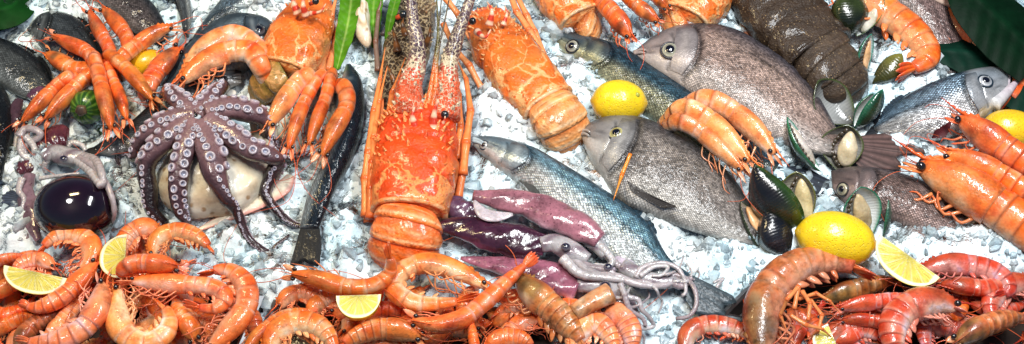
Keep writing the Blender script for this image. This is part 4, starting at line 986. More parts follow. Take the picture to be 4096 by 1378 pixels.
# ---- fish
BASS = dict(sh=.42, back=(.014, .045, .075), flank=(.15, .29, .39), belly=(.62, .68, .68), head=(.20, .25, .27))
BASSD = dict(sh=.25, back=(.012, .020, .030), flank=(.035, .085, .125), belly=(.34, .36, .26), head=(.10, .13, .15))
BASSW = dict(sh=.45, back=(.012, .035, .06), flank=(.17, .25, .32), belly=(.60, .60, .60), head=(.46, .48, .50))
PINK = dict(back=(.05, .045, .055), flank=(.31, .225, .195), belly=(.48, .42, .39), head=(.26, .225, .22))
GREY = dict(back=(.035, .035, .042), flank=(.215, .19, .175), belly=(.46, .44, .41), head=(.23, .22, .215))
DARK = dict(back=(.006, .008, .010), flank=(.042, .050, .056), belly=(.17, .19, .195), head=(.03, .034, .036))
BLUE = dict(back=(.016, .030, .045), flank=(.085, .125, .16), belly=(.24, .28, .30), head=(.05, .07, .09))
fish('silvery blue sea bass lying diagonally with its tail under the squid tentacles', 'sea_bass', 'fish',
     [(2375, 690), (2480, 698), (2576, 722), (2700, 768), (2866, 862), (3026, 960), (3176, 1058), (3276, 1150), (3330, 1247), (3380, 1317), (3466, 1377)],
     [(2380, 730), (2450, 800), (2530, 880), (2616, 925), (2700, 1010), (2830, 1130), (3000, 1260), (3150, 1340), (3300, 1410), (3430, 1455)],
     [.030, .024, .034], 105, BASS, 'bass_skin', eye=(2440, 730, 24), gill=.20, tail=[(3600, 1440), (3716, 1507), (3650, 1545), (3655, 1590), (3500, 1585)], tailcol=(.03, .045, .055), line=.1,
     pect=([(2600, 905), (2620, 940)], [(2690, 935), (2730, 995), (2700, 1010)]), pectcol=(.16, .18, .18), dfin=[(.50, .80, 42)], eyering=(.5, .5, .48))
fish('dark blue sea bass with yellow tinged belly between the lobster and the pink bream', 'sea_bass', 'fish',
     tr([(185, 175), (250, 165), (330, 183), (450, 218), (560, 258), (680, 328), (800, 398), (900, 468), (970, 525), (1110, 640), (1250, 750), (1360, 805)]),
     tr([(185, 200), (230, 235), (290, 300), (400, 380), (500, 460), (620, 545), (760, 640), (900, 720), (1100, 820), (1310, 880)]),
     .014, 95, dict(BASSD, belly=(.30, .31, .21), head=(.07, .09, .10)), 'bass_skin', eye=(2876, 237, 36), gill=.22, tail=[(4080, 850), (4270, 962), (4130, 985), (4150, 1090), (4030, 1020)], tailcol=(.015, .02, .03), line=.05, dfin=[(.45, .62, 26)], eyering=(.40, .40, .33))
fish('large pinkish grey sea bream at the top centre with a pale ringed eye', 'sea_bream', 'fish',
     tr([(612, 265), (660, 232), (740, 185), (850, 150), (1000, 145), (1130, 175), (1250, 240), (1400, 340), (1510, 450), (1580, 560), (1640, 660), (1710, 700)]),
     tr([(615, 290), (690, 355), (790, 415), (900, 480), (1010, 545), (1130, 610), (1270, 680), (1400, 740), (1560, 775), (1700, 780)]),
     .026, 130, PINK, 'bream_skin', eye=(3366, 260, 46), gill=.235, tail=tr([(1900, 665), (2095, 765), (1950, 775), (1960, 850), (1760, 845)]), tailcol=(.085, .05, .045), line=.30, eyering=(.42, .41, .31))
fish('brownish grey sea bream in the middle with a dark folded side fin', 'sea_bream', 'fish',
     [(2924, 652), (2990, 620), (3096, 598), (3216, 610), (3336, 650), (3456, 710), (3576, 800), (3666, 880), (3730, 960), (3790, 1060), (3820, 1150)],
     [(2930, 700), (2960, 780), (3020, 890), (3080, 970), (3150, 1030), (3260, 1070), (3400, 1125), (3540, 1175), (3680, 1215), (3790, 1235)],
     .030, 130, GREY, 'bream_skin', eye=(3101, 675, 42), gill=.26, line=.35, tail=[(3870, 1180), (3930, 1230), (3900, 1250), (3920, 1280), (3830, 1270)], tailcol=(.06, .05, .045),
     pect=([(3150, 915), (3175, 975)], [(3300, 1000), (3410, 1045), (3330, 1050)]), pectcol=(.035, .03, .028), eyering=(.50, .46, .20))
fish('sea bass with open mouth and white throat at the right edge', 'sea_bass', 'fish',
     tr([(2495, 345), (2400, 350), (2250, 382), (2100, 432), (1980, 492), (1900, 552), (1820, 645)]),
     tr([(2500, 470), (2450, 525), (2370, 600), (2260, 660), (2140, 700), (2000, 690), (1900, 675), (1830, 665)]),
     [.050, .02], 100, BASSW, 'bass_skin', eye=(4961, 415, 38), gill=.30, line=.1, mouth=False, eyering=(.5, .52, .55), jaw=[(4990, 530), (5060, 470), (5116, 412)],
     pect=([(4790, 610), (4775, 660)], [(4700, 660), (4690, 700), (4760, 690)]), pectcol=(.10, .02, .025), tail=tr([(1790, 560), (1860, 560), (1760, 700), (1800, 710)]), tailcol=(.012, .014, .018), dfin=[(.62, .92, 34)])
fish('brown sea bream half under the large shell on prawns at the right', 'sea_bream', 'fish',
     [(4180, 862), (4300, 852), (4500, 886), (4700, 958), (4900, 1078), (5050, 1215)], [(4190, 950), (4280, 1040), (4450, 1100), (4600, 1160), (4800, 1215), (5000, 1250)],
     .018, 110, dict(back=(.05, .045, .05), flank=(.14, .095, .085), belly=(.24, .17, .155), head=(.12, .09, .085)), 'bream_skin', eye=(4240, 952, 36), gill=.2, line=.1, eyering=(.4, .36, .25), mouth=False)
fish('greyish pink sea bream at the top right between two big prawns', 'sea_bream', 'fish',
     tr([(1960, -160), (2090, -60), (2190, 50), (2275, 165), (2340, 285), (2375, 375)]), tr([(1700, -150), (1790, -60), (1900, 40), (2010, 150), (2090, 265), (2150, 375)]),
     .030, 100, dict(PINK, flank=(.22, .15, .14)), 'bream_skin', gill=.1, line=.0, mouth=False, plate=False)
fish('black sea bream with yellow glints behind the ring of prawns', 'sea_bream', 'fish',
     [(148, 148), (215, 88), (300, 74), (400, 108), (470, 180), (520, 265), (545, 340)], [(150, 168), (195, 225), (270, 280), (360, 330), (440, 370), (520, 380)],
     .022, 80, DARK, 'dark_fish_skin', eye=(200, 128, 22), gill=.24, line=.3, dfin=[(.3, .8, 26)], eyering=(.10, .10, .09))
fish('dark scaled bream at the left edge below the green leaf', 'sea_bream', 'fish',
     [(-200, 260), (-60, 200), (60, 222), (160, 272), (230, 342), (275, 430)], [(-200, 330), (-60, 400), (20, 440), (90, 480), (160, 500), (240, 480)],
     .022, 80, dict(DARK, flank=(.055, .062, .064)), 'dark_fish_skin', gill=.3, line=.4, mouth=False, dfin=[(.4, .9, 24)])
fish('black fish standing along the left edge beside the squid', 'sea_bream', 'fish',
     [(-60, 400), (0, 425), (45, 490), (62, 570), (62, 660), (40, 770), (10, 900)], [(-190, 420), (-190, 520), (-180, 640), (-150, 760), (-90, 850), (-40, 910)],
     .03, 70, dict(DARK, flank=(.014, .016, .018)), 'dark_fish_skin', gill=.1, mouth=False, plate=False)
fish('grey brown bream cut by the top edge behind the prawn ring', 'sea_bream', 'fish',
     [(560, -140), (680, -60), (780, 35), (825, 110), (850, 175)], [(420, -60), (500, 20), (580, 80), (660, 150), (780, 210)], .02, 80, dict(back=(.025, .028, .034), flank=(.07, .06, .062), belly=(.16, .14, .14)), 'bream_skin', gill=.1, mouth=False, plate=False)
fish('big slate grey bream whose eye shows left of the orange lobster', 'sea_bream', 'fish',
     [(1395, 150), (1350, 108), (1280, 92), (1180, 90), (1080, 130), (980, 210), (900, 300), (850, 390), (815, 480)],
     [(1390, 205), (1330, 270), (1250, 340), (1150, 390), (1060, 430), (960, 470), (880, 500), (830, 510)],
     .020, 105, BLUE, 'dark_fish_skin', eye=(1305, 152, 36), gill=.2, line=.35, dfin=[(.35, .85, 30)], eyering=(.08, .09, .11), mouth=False)
fish('blue grey fish at the top edge behind the slate grey bream', 'sea_bass', 'fish',
     [(1200, -140), (1130, -10), (1060, 80), (985, 175), (935, 250)], [(1400, -120), (1300, 0), (1220, 80), (1110, 140), (975, 265)], .012, 70, BLUE, 'bass_skin', gill=.1, mouth=False, plate=False, tail=[(900, 240), (870, 330), (960, 330)], tailcol=(.02, .03, .04))
fish('pointed dark fish at the top edge between two grey fish', 'sea_bass', 'fish', [(820, -80), (870, 10), (905, 90), (925, 180)], [(930, -80), (960, 20), (965, 100), (950, 190)], .016, 40, DARK, 'dark_fish_skin', gill=.1, mouth=False, plate=False)
fish('black sea bass lying under the octopus with its pale mouth showing', 'sea_bass', 'fish',
     [(1215, 360), (1170, 345), (1090, 362), (1000, 395), (900, 448), (780, 520), (650, 630), (550, 692), (470, 745)],
     [(1215, 420), (1160, 440), (1060, 490), (960, 565), (860, 650), (710, 745), (580, 780), (480, 772)],
     .022, 70, dict(DARK, head=(.12, .13, .14), belly=(.2, .2, .2)), 'dark_fish_skin', eye=(1118, 400, 24), gill=.2, tail=[(440, 745), (400, 790), (470, 800)], tailcol=(.012, .012, .014), eyering=(.05, .05, .055))
fish('glossy black sea bass upright between the prawns and the big lobster', 'sea_bass', 'fish',
     [(1765, 325), (1815, 400), (1835, 500), (1828, 620), (1800, 730), (1745, 850), (1690, 950), (1635, 1080), (1605, 1150)],
     [(1740, 330), (1715, 420), (1690, 520), (1690, 640), (1672, 750), (1610, 870), (1555, 970), (1525, 1070), (1508, 1150)],
     [.022, .022, .034], 85, dict(sh=.2, back=(.004, .007, .012), flank=(.012, .022, .032), belly=(.17, .20, .21)), 'dark_fish_skin', gill=.18, tail=[(1618, 1230), (1606, 1345), (1575, 1335), (1525, 1322), (1490, 1340), (1452, 1352)], tailcol=(.005, .006, .008), mouth=False, line=.0, plate=False)
# ---- lobsters
ORL = dict(a=(.76, .15, .018), b=(.76, .30, .10), f=(.70, .11, .018), c=(.80, .58, .34), t=(.80, .20, .04), t2=(.84, .34, .10), l=(.78, .23, .075))
REDL = dict(a=(.74, .065, .006), b=(.76, .20, .05), f=(.70, .05, .008), c=(.82, .50, .25), t=(.82, .09, .010), t2=(.88, .17, .02), l=(.80, .20, .05))
OLV = dict(ORL, t=(.20, .16, .03), t2=(.36, .20, .05), c=(.58, .30, .11))
BRL = dict(a=(.085, .055, .035), b=(.20, .14, .08), f=(.10, .06, .04), c=(.28, .20, .12), t=(.04, .026, .016), t2=(.065, .042, .026), l=(.12, .07, .04))
lobster('dark mottled raw lobster behind the antennae of the red lobster', [(2110, -90), (2075, 120), (2030, 330), (1985, 560)], [70, 105, 118, 105, 80], .020, dict(BRL, b=(.20, .12, .05), a=(.045, .026, .014), f=(.09, .05, .03)), 'lobster_dark',
        spines=150, mosaic=(.7, .7), spinecol=(.26, .10, .035), sp=2.0, eyes=[(2030, 75, .058, 22)], collar=False,
        horns=[((2000, 260, .05), (1990, 200, .062), (1975, 150, .066), 24), ((2040, 180, .055), (2025, 130, .066), (2030, 90, .07), 20), ((2140, 230, .05), (2160, 180, .062), (2165, 130, .066), 20), ((1985, 420, .05), (1965, 370, .058), (1950, 330, .06), 18)],
        legs=[([(1900, 360), (1890, 210), (1905, 60), (1925, -20)], [.02, .05], [17, 14, 9], (.20, .10, .07)), ([(1925, 180), (1990, 60), (2010, -30)], [.03, .05], [14, 10], (.10, .075, .09))])
lobster('bright red cooked spiny lobster in the centre with long dark antennae', [(2095, 545), (2100, 660), (2092, 800), (2078, 940), (2058, 1085)], [150, 190, 208, 212, 200, 178], .042, REDL, 'lobster_red',
        tail=([(2058, 1060), (2052, 1150), (2030, 1250), (2015, 1310)], [.050, .046, .026, .000], [150, 172, 178, 172, 140], 4), spines=110, sp=1.45, mosaic=(.0, 1.0), front=.36, groove=.40,
        legs=[([(1862, 1100), (1866, 950), (1872, 820), (1893, 690)], [.040, .055], [26, 25, 22, 18], (.74, .15, .035)), ([(1960, 780), (1952, 690), (1960, 600)], [.045, .055], [24, 22, 18], (.78, .18, .05)), ([(2306, 1000), (2330, 860), (2340, 760)], [.02, .04], [24, 24, 20], (.76, .16, .04)), ([(2275, 700), (2285, 560), (2302, 420), (2285, 330)], [.045, .06], [22, 20, 14, 6]), ([(1840, 1090), (1838, 900), (1852, 770), (1880, 560), (1912, 400), (1938, 240)], [.035, .055, .06], [27, 25, 20, 13, 5]), ([(1885, 860), (1880, 700), (1905, 520), (1950, 330)], [.05, .06], [25, 22, 14, 6]),
              ([(1930, 760), (1915, 640), (1925, 500)], [.04, .05], [26, 24, 22], (.72, .17, .05)), ([(1945, 640), (1975, 470), (2040, 290)], [.05, .065], [22, 18, 7]),
              ([(1855, 1120), (1850, 980), (1850, 830)], [.02, .045], [27, 25, 22]), ([(2330, 880), (2345, 720), (2368, 560), (2345, 400), (2300, 300)], [.035, .06], [26, 25, 21, 14, 6]),
              ([(2300, 800), (2318, 640), (2310, 480), (2290, 340)], [.03, .055], [24, 20, 14, 6]), ([(2290, 960), (2318, 800), (2310, 640)], [.01, .035], [22, 22, 20], (.72, .17, .05))],
        feelers=[([(2062, 590), (2058, 440), (2092, 340), (2098, 230), (2078, 110), (2062, -60)], [.066, .075, .085, .095, .11, .13], [84, 70, 50, 38, 29, 26], (.78, .10, .03), (.10, .06, .085), (.3, .9)),
                 ([(2240, 600), (2252, 450), (2258, 330), (2285, 230), (2330, 100), (2385, -60)], [.06, .072, .085, .095, .11, .13], [76, 62, 46, 36, 27, 23], (.76, .10, .03), (.11, .07, .085), (.4, .9)),
                 ([(2165, 560), (2192, 440), (2195, 300), (2205, 170), (2195, -40)], [.07, .08, .095, .11, .13], [17, 14, 10, 5, 3], (.60, .14, .03), (.14, .12, .03), (.0, .0)),
                 ([(2185, 440), (2205, 260), (2235, 120), (2265, -30)], [.08, .10, .115, .13], [10, 7, 4, 3], (.30, .16, .04), (.10, .07, .04), (.0, .0)),
                 ([(2150, 540), (2175, 400), (2200, 200), (2225, -40)], [.07, .085, .105, .13], [15, 10, 4, 3], (.70, .14, .03), (.10, .08, .04), (.0, .0))],
        horns=[((2095, 660, .075), (2075, 590, .09), (2085, 540, .098), 30), ((2180, 660, .075), (2185, 570, .092), (2205, 500, .105), 28), ((2215, 640, .07), (2235, 610, .08), (2240, 585, .085), 16), ((2060, 640, .07), (2045, 600, .078), (2040, 575, .08), 14)],
        eyes=[(2238, 578, .082, 21)])
lobster('orange spiny lobster with olive green tail left of the lettuce', [(1590, -40), (1555, 90), (1500, 210), (1425, 365)], [80, 105, 140, 158, 150, 128], .036, OLV, 'lobster_orange',
        tail=([(1425, 350), (1370, 400), (1320, 450), (1300, 500)], [.042, .038, .018, -.004], [105, 95, 92, 80], 3), spines=60, mosaic=(.0, .9), front=.15, groove=.42,
        legs=[([(1615, 370), (1635, 200), (1665, 90), (1700, -40)], [.02, .05], [26, 22, 20, 16]), ([(1650, 360), (1700, 170), (1730, 60), (1745, -40)], [.015, .045], [24, 21, 22, 18]), ([(1600, 390), (1640, 260), (1645, 150)], [.01, .04], [22, 20, 16])],
        horns=[((1500, 70, .08), (1478, 20, .092), (1470, -30, .1), 26), ((1540, 80, .085), (1525, 30, .1), (1530, -30, .105), 22), ((1560, 70, .08), (1610, 60, .09), (1640, 20, .095), 14)], eyes=[(1588, 8, .088, 18)])
lobster('orange spiny lobster with warty shell leaning right of the red lobster', [(2415, 60), (2500, 210), (2610, 360), (2762, 540)], [90, 125, 152, 158, 155, 138], .036, ORL, 'lobster_orange',
        tail=([(2755, 520), (2815, 600), (2850, 680), (2862, 735)], [.044, .042, .022, .000], [125, 138, 132, 100], 4), spines=95, mosaic=(.1, .95), front=.15, groove=.38, sp=1.15, spinecol=(.42, .07, .03),
        legs=[([(2230, 120), (2290, 250), (2360, 330), (2430, 460), (2540, 590)], [.06, .045, .012], [17, 18, 20, 20, 10]), ([(2560, -40), (2600, 60), (2660, 150), (2745, 270)], [.05, .04], [20, 20, 20, 14]), ([(2590, -40), (2650, 80), (2690, 160), (2760, 300)], [.045, .03], [18, 18, 18, 12]),
              ([(2240, -10), (2310, 80), (2360, 200)], [.07, .05], [20, 20, 18]), ([(2350, 480), (2400, 440), (2420, 400)], [.005, .02], [16, 16, 12], (.28, .10, .05))],
        horns=[((2400, 160, .075), (2440, 190, .09), (2470, 150, .095), 20), ((2460, 130, .08), (2475, 60, .095), (2450, 10, .1), 22), ((2530, 130, .075), (2550, 70, .085), (2540, 30, .09), 16)], eyes=[(2378, 108, .085, 19)])
lobster('orange lobster tail end at the top edge left of the top prawns', [(2760, -170), (2830, -50), (2935, 105)], [120, 150, 150, 125], .032, ORL, 'lobster_orange', tail=([(2925, 90), (2960, 135), (2985, 170)], [.038, .026, .004], [88, 90, 78], 3), spines=20, mosaic=(.3, .9), group=None)
lobster('orange lobster tail end at the top edge right of the top prawns', [(3590, -180), (3540, -50), (3440, 105)], [130, 160, 160, 130], .034, ORL, 'lobster_orange', tail=([(3450, 90), (3395, 135), (3360, 175)], [.038, .026, .004], [92, 88, 74], 3), spines=20, mosaic=(.3, .9), group=None)
lobster('dark brown slipper lobster with granular shell behind the pink bream', [(3830, -110), (3930, 50), (4050, 190), (4120, 265)], [210, 215, 205, 190], .034, dict(BRL, c=(.035, .022, .016), a=(.040, .024, .014), f=(.042, .025, .014), b=(.036, .022, .013)), 'lobster_granite',
        tail=([(4110, 250), (4180, 350), (4250, 440), (4290, 500)], [.042, .038, .022, .0], [178, 168, 150, 90], 4), spines=0, mosaic=(0, 0), groove=.6, name='slipper_lobster', dome=.55, legs=[([(3740, 110), (3760, 190), (3800, 250)], [.02, .01], [18, 16, 8], (.20, .06, .03))])
# ---- octopus on the shell
def slab(name, outline, h, thick, col, mat, parent=None, dome=0.0, N=NZ, colf=None):
    """filled outline (photo units) with thickness and a domed top"""
    C = spline(KP(list(outline) + [outline[0]], h), 61)[:-1]; n = len(C); c = C.mean(0); mb = MB(); rings = 8; V = []; cc = []
    for r in range(rings):
        q = 1 - r / rings
        V.append(c + (C - c) * q + NZ * (thick + dome * (1 - q ** 2))); cc.append(np.repeat((colf(q) if colf else np.array(col))[None], n, 0))
    V.append((c + NZ * (thick + dome))[None]); cc.append(np.array([colf(0) if colf else col]))
    F = []
    for r in range(rings - 1): F += [(r * n + j, r * n + (j + 1) % n, (r + 1) * n + (j + 1) % n, (r + 1) * n + j) for j in range(n)]
    F += [((rings - 1) * n + j, (rings - 1) * n + (j + 1) % n, rings * n) for j in range(n)]
    top = rings * n + 1; V.append(C); cc.append(np.repeat((colf(1) if colf else np.array(col))[None], n, 0)); F += [(j, top + j, top + (j + 1) % n, (j + 1) % n) for j in range(n)]; F.append(tuple(range(top, top + n))[::-1])
    mb.add(np.vstack(V), F, np.vstack(cc)); return mb.build(name, M[mat], parent)
mat_shell('sea_shell', rough=.4, coat=.3, var=.15, dark=.62, bump=.0016, bscale=70, nscale=22, speck=60, speckcol=(.30, .15, .04))
c = K(1040, 960); root = thing('conch_shell', 'cream conch shell with a pink edged lip under the octopus', 'seashell', [c[0], c[1], 0])
kk = kscale(1040, 960, .03); YY = np.array([0, 1.0, 0])
mb = MB()
P = spline(KP([(800, 900), (900, 900), (1050, 905), (1200, 880), (1330, 830)], [.016, .026, .03, .028, .02]), 60); s = np.linspace(0, 1, 60)
tube(mb, P, prof(s, [(0, 40), (.15, 150), (.45, 215), (.75, 190), (1, 70)]) * kk, prof(s, [(0, 25), (.15, 110), (.45, 150), (.75, 120), (1, 50)]) * kk, NZ, 60,
     colf=lambda a, b: lerp(lerp((.66, .58, .42), (.78, .74, .62), .5 + .5 * np.sin(a * 21 + np.sin(b * 3))), (.34, .17, .05), .85 * np.clip(np.sin(a * 13 + 2 * np.sin(b * 4 + a * 9)) - .55, 0, 1)),
     shape=lambda a, b: (1 + .03 * np.sin(a * 26 + b * 2), 1 + .06 * np.sin(a * 22 + b * 3) + .04 * np.sin(b * 9))); mb.build('shell_body', M['sea_shell'], root)
mb = MB(); Q = spline(KP([(985, 1165), (1080, 1120), (1200, 1062), (1320, 1000), (1420, 945), (1462, 890)], [.012, .016, .020, .022, .022, .018]), 30)
tube(mb, Q, np.interp(np.linspace(0, 1, 30), [0, .2, .6, .85, 1], [8, 26, 52, 50, 24]) * kk, np.interp(np.linspace(0, 1, 30), [0, .3, 1], [5, 12, 14]) * kk, NZ, 16, colf=lambda a, b: lerp((.80, .72, .55), (.72, .34, .28), sstep(.3, .9, np.abs(np.sin(b))))); mb.build('lip', M['sea_shell'], root)
octopus('purple brown octopus lying upside down with all its suckers showing', (983, 588, .092), [
    ([(983, 583, .088), (1040, 520, .088), (1090, 465, .082), (1120, 440, .070), (1135, 450, .05)], [58, 54, 48, 42, 30], [0, 0, 15, 30, 30], 2.0),
    ([(983, 583, .088), (925, 525, .088), (870, 482, .080), (850, 462, .064), (840, 480, .045)], [60, 58, 52, 44, 30], [0, 0, -15, -30, -30], 2.0),
    ([(983, 583, .088), (868, 605, .086), (750, 670, .072), (692, 736, .056), (675, 795, .040), (640, 775, .020), (592, 790, .012), (610, 850, .010), (660, 900, .012), (688, 985, .010), (676, 1010, .010)], [62, 62, 60, 50, 40, 24, 18, 15, 12, 8, 5], [0, -5, -20, -35, -45, -30, 0, 0, 0, 0, 0], .46),
    ([(970, 605, .088), (850, 690, .086), (765, 775, .074), (735, 850, .062), (750, 955, .046), (765, 1060, .030), (830, 1125, .016)], [62, 64, 62, 60, 56, 48, 30], [0, -5, -20, -50, -90, -100, -110], .50),
    ([(978, 622, .090), (936, 732, .090), (905, 842, .082), (896, 952, .068), (908, 1062, .046), (945, 1128, .026)], [60, 60, 57, 52, 45, 26], [0, 0, 0, 8, 20, 30], 2.0),
    ([(1012, 630, .090), (1058, 754, .090), (1082, 875, .084), (1135, 996, .066), (1190, 1062, .048), (1240, 1185, .026), (1305, 1248, .018), (1372, 1285, .014), (1396, 1312, .012), (1380, 1250, .014), (1455, 1186, .016)], [60, 68, 74, 70, 48, 34, 24, 19, 17, 14, 7], [0, 10, 25, 60, 75, 60, 30, 0, 0, 0, 0], .33),
    ([(1040, 611, .090), (1170, 685, .088), (1262, 752, .082), (1360, 786, .072), (1392, 822, .056), (1362, 897, .038), (1335, 970, .030), (1374, 1040, .022), (1440, 1106, .016), (1510, 1138, .016), (1570, 1125, .022)], [62, 66, 64, 58, 52, 48, 40, 34, 26, 16, 8], [0, 0, 0, 5, 20, 60, 80, 60, 40, 0, 0], .42),
    ([(1033, 570, .090), (1154, 545, .086), (1255, 566, .076), (1320, 600, .062), (1345, 680, .035), (1400, 770, .018), (1480, 790, .016), (1565, 762, .016)], [60, 64, 64, 56, 46, 36, 26, 9], [0, 5, 10, 25, 40, 10, 0, 0], 2.0)])
mb = MB(); c = K(1162, 470, .05); ellipsoid(mb, c, (RIGHT * 28 * kk, YY * 20 * kk, unit(np.array([.1, -.8, .6])) * 34 * kk), 14, 18, colf=lambda t, p: lerp((.78, .76, .68), (.50, .46, .38), np.clip(np.sin(t * 17) * np.sin(p * 9), 0, 1)))
tag(mb.build('seashell', M['sea_shell']), 'small white speckled shell beside the head of the octopus', 'seashell')
def clam(label, outline, h, dome, col=(.72, .66, .50), nm='clam_shell'):
    o = slab(nm, outline, h, .004, col, 'sea_shell', None, dome, colf=lambda q: np.array(col) * (.80 + .25 * math.sin(q * 26))); tag(o, label, 'seashell'); return o
clam('pale clam shell wedged between the octopus and the row of four prawns', [(1255, 630), (1330, 620), (1392, 640), (1390, 700), (1340, 742), (1280, 715)], .03, .012)
clam('small ivory shell between the black bass and the octopus arm', [(805, 520), (835, 525), (838, 555), (812, 562)], .035, .006)
# ---- vegetables
def mat_eggplant():
    t = NT('eggplant_skin'); a = t.attr(); p = t.pos(); n = t.noise(40, 3, .6, p)
    t.bsdf(color=t.mix(t.ramp(t.voro(38, vec=p), [(.03, .5), (.06, 0)]), t.mix(1.0, a.outputs['Color'], t.ramp(n, [(.3, .7), (.7, 1.3)]), 'MULTIPLY'), (.25, .15, .08)), rough=.10, coat=1.0, coatr=.03, cns=14., cnd=.0012, normal=t.bump(t.noise(28, 2, .5, p), .0010)); M['eggplant_skin'] = t.m
mat_eggplant()
c = K(388, 1052, .045); kk = kscale(388, 1050, .04)
root = thing('eggplant', 'round glossy black eggplant below the small squid', 'vegetable', [c[0], c[1], 0])
mb = MB(); ellipsoid(mb, c, (RIGHT * 212 * kk, unit(np.array([0, .75, .66])) * 176 * kk, unit(np.array([0, -.66, .75])) * 190 * kk), 40, 48, colf=lambda t, p: lerp((.006, .003, .007), (.010, .003, .010), np.sin(p) * .5 + .5)); mb.build('skin', M['eggplant_skin'], root)
mb = MB(); ellipsoid(mb, c + np.array([-.03, -.50, -.35]) * 165 * kk + NZ * 0.0 + unit(np.array([-.2, -.75, .1])) * .012, (RIGHT * .006, YY * .004, NZ * .004), 8, 10, (.30, .2, .12)); mb.build('blossom_scar', M['limb'], root)
mat_shell('squash_skin', rough=.3, coat=.5, var=.5, dark=.3, bump=.0012, bscale=160, nscale=40)
c = K(440, 540, .036); kk = kscale(440, 540, .03); ax = unit(np.array([-.12, -.75, .65])); b1 = unit(np.cross(ax, NZ)); b2 = np.cross(b1, ax)
root = thing('round_squash', 'round striped green squash under the ring of prawns', 'vegetable', [c[0], c[1], 0])
mb = MB(); n, m = 24, 72; th = np.linspace(0, PI, n); ph = np.linspace(0, 2 * PI, m, endpoint=False)
lob = 1 + .05 * np.abs(np.sin(ph * 5)); V = c + (b1 * np.cos(ph)[:, None] + b2 * np.sin(ph)[:, None])[None] * (np.sin(th)[:, None] * lob)[..., None] * 84 * kk + ax * (np.cos(th)[:, None, None] * 80 * kk - np.exp(-(np.sin(th)[:, None, None] / .3) ** 2) * np.cos(th)[:, None, None] * .003)
C = lerp((.018, .075, .010), (.12, .25, .03), np.clip(np.sin(ph * 15 + .6 * np.sin(ph * 4)) , 0, 1)[None] * np.ones((n, 1)) * (.35 + .65 * np.sin(th)[:, None])); mb.add(V.reshape(-1, 3), grid_faces(n, m), C.reshape(-1, 3)); mb.build('skin', M['squash_skin'], root)
mb = MB(); e = c + ax * 76 * kk; tube(mb, np.array([e - ax * .002, e + ax * .004, e + ax * .0065]), np.array([30, 26, 18]) * kk, np.array([30, 26, 18]) * kk, b1, 14, colf=lambda a, b: lerp((.16, .10, .05), (.06, .04, .03), a), shape=lambda a, b: (1 + .12 * np.sin(b * 5), 1 + .12 * np.sin(b * 5))); mb.build('stem', M['limb'], root)
# ---- lemons
lemon('whole yellow lemon with a green stem scar below the dark sea bass', (3114, 515), 136, 112, -4, .045, stem=(.62, -.1, .72))
lemon('plump yellow lemon between the open mussels and the big bottom prawn', (4205, 1205), 195, 140, -14, .060)
lemon('orange yellow lemon half hidden by the ring of prawns', (742, 322), 92, 74, 10, .026, col=(.78, .42, .012))
lemon('yellow lemon cut by the right edge under the sea bass', (5085, 652), 140, 100, -8, .045, col=(.84, .50, .012))
wedge('lemon wedge lying flat on the prawns at the left edge', (20, 1335), (338, 1402), (178, 1482), .075, .075, .066, 70)
wedge('upright lemon wedge with pale tip in the left tray beside the prawn head', (638, 1178), (622, 1402), (502, 1295), .088, .070, .070, 62)
wedge('half round lemon wedge on the middle tray showing much yellow peel', (1690, 1490), (1918, 1482), (1835, 1600), .085, .085, .084, 85)
wedge('long lemon wedge leaning against the plump lemon', (4425, 1180), (4730, 1398), (4500, 1395), .085, .070, .060, 55)
wedge('small lemon wedge cut by the bottom edge in the right tray', (4165, 1630), (4225, 1775), (4092, 1730), .07, .06, .06, 70)
# ---- prawns: ring at upper left
G = 'prawns in a ring around the lemon'
RING = [('first prawn of the ring, head cut against the top ice', [(445, 50), (490, 140), (540, 230), (572, 312)], 44, 20, .045),
        ('prawn of the ring right of the topmost, head toward the top edge', [(510, 42), (580, 110), (632, 180), (652, 250)], 48, 20, .05),
        ('prawn of the ring pointing at the blue fish, above the lemon', [(880, 138), (800, 160), (700, 225), (615, 300)], 46, -25, .055),
        ('prawn of the ring right of the lemon with dark head', [(900, 235), (840, 300), (775, 375), (735, 450)], 62, 60, .045),
        ('prawn of the ring lying over the black bream', [(255, 178), (350, 220), (440, 265), (492, 340)], 48, -20, .055),
        ('short prawn of the ring left of centre with its head on the black bream', [(232, 262), (290, 300), (370, 345), (440, 350)], 52, -60, .04),
        ('leftmost prawn of the ring with pale pointed head over the squid', [(105, 625), (190, 530), (270, 450), (348, 390)], 47, -15, .05),
        ('prawn of the ring beside the leftmost, left of the green squash', [(222, 608), (300, 520), (390, 430), (475, 368)], 50, -25, .05),
        ('prawn of the ring hanging straight down right of the green squash', [(562, 662), (540, 560), (510, 440), (478, 300)], 50, 0, .066),
        ('prawn of the ring between the hanging one and the one over the bass', [(640, 612), (610, 510), (568, 410), (535, 330)], 41, -15, .05),
        ('prawn of the ring whose head lies on the bass under the octopus', [(772, 512), (710, 430), (640, 350), (560, 285)], 48, 20, .060)]
for lb, p, w, a, h in RING: prawn(lb, p, w, a, h, G, 'orange', ant=2, legs=3, plume=False, fan_open=.05, blot=rng.uniform(.5, 1.1), antlen=.8, ext=.10)
G = 'prawns beside the central lobsters'
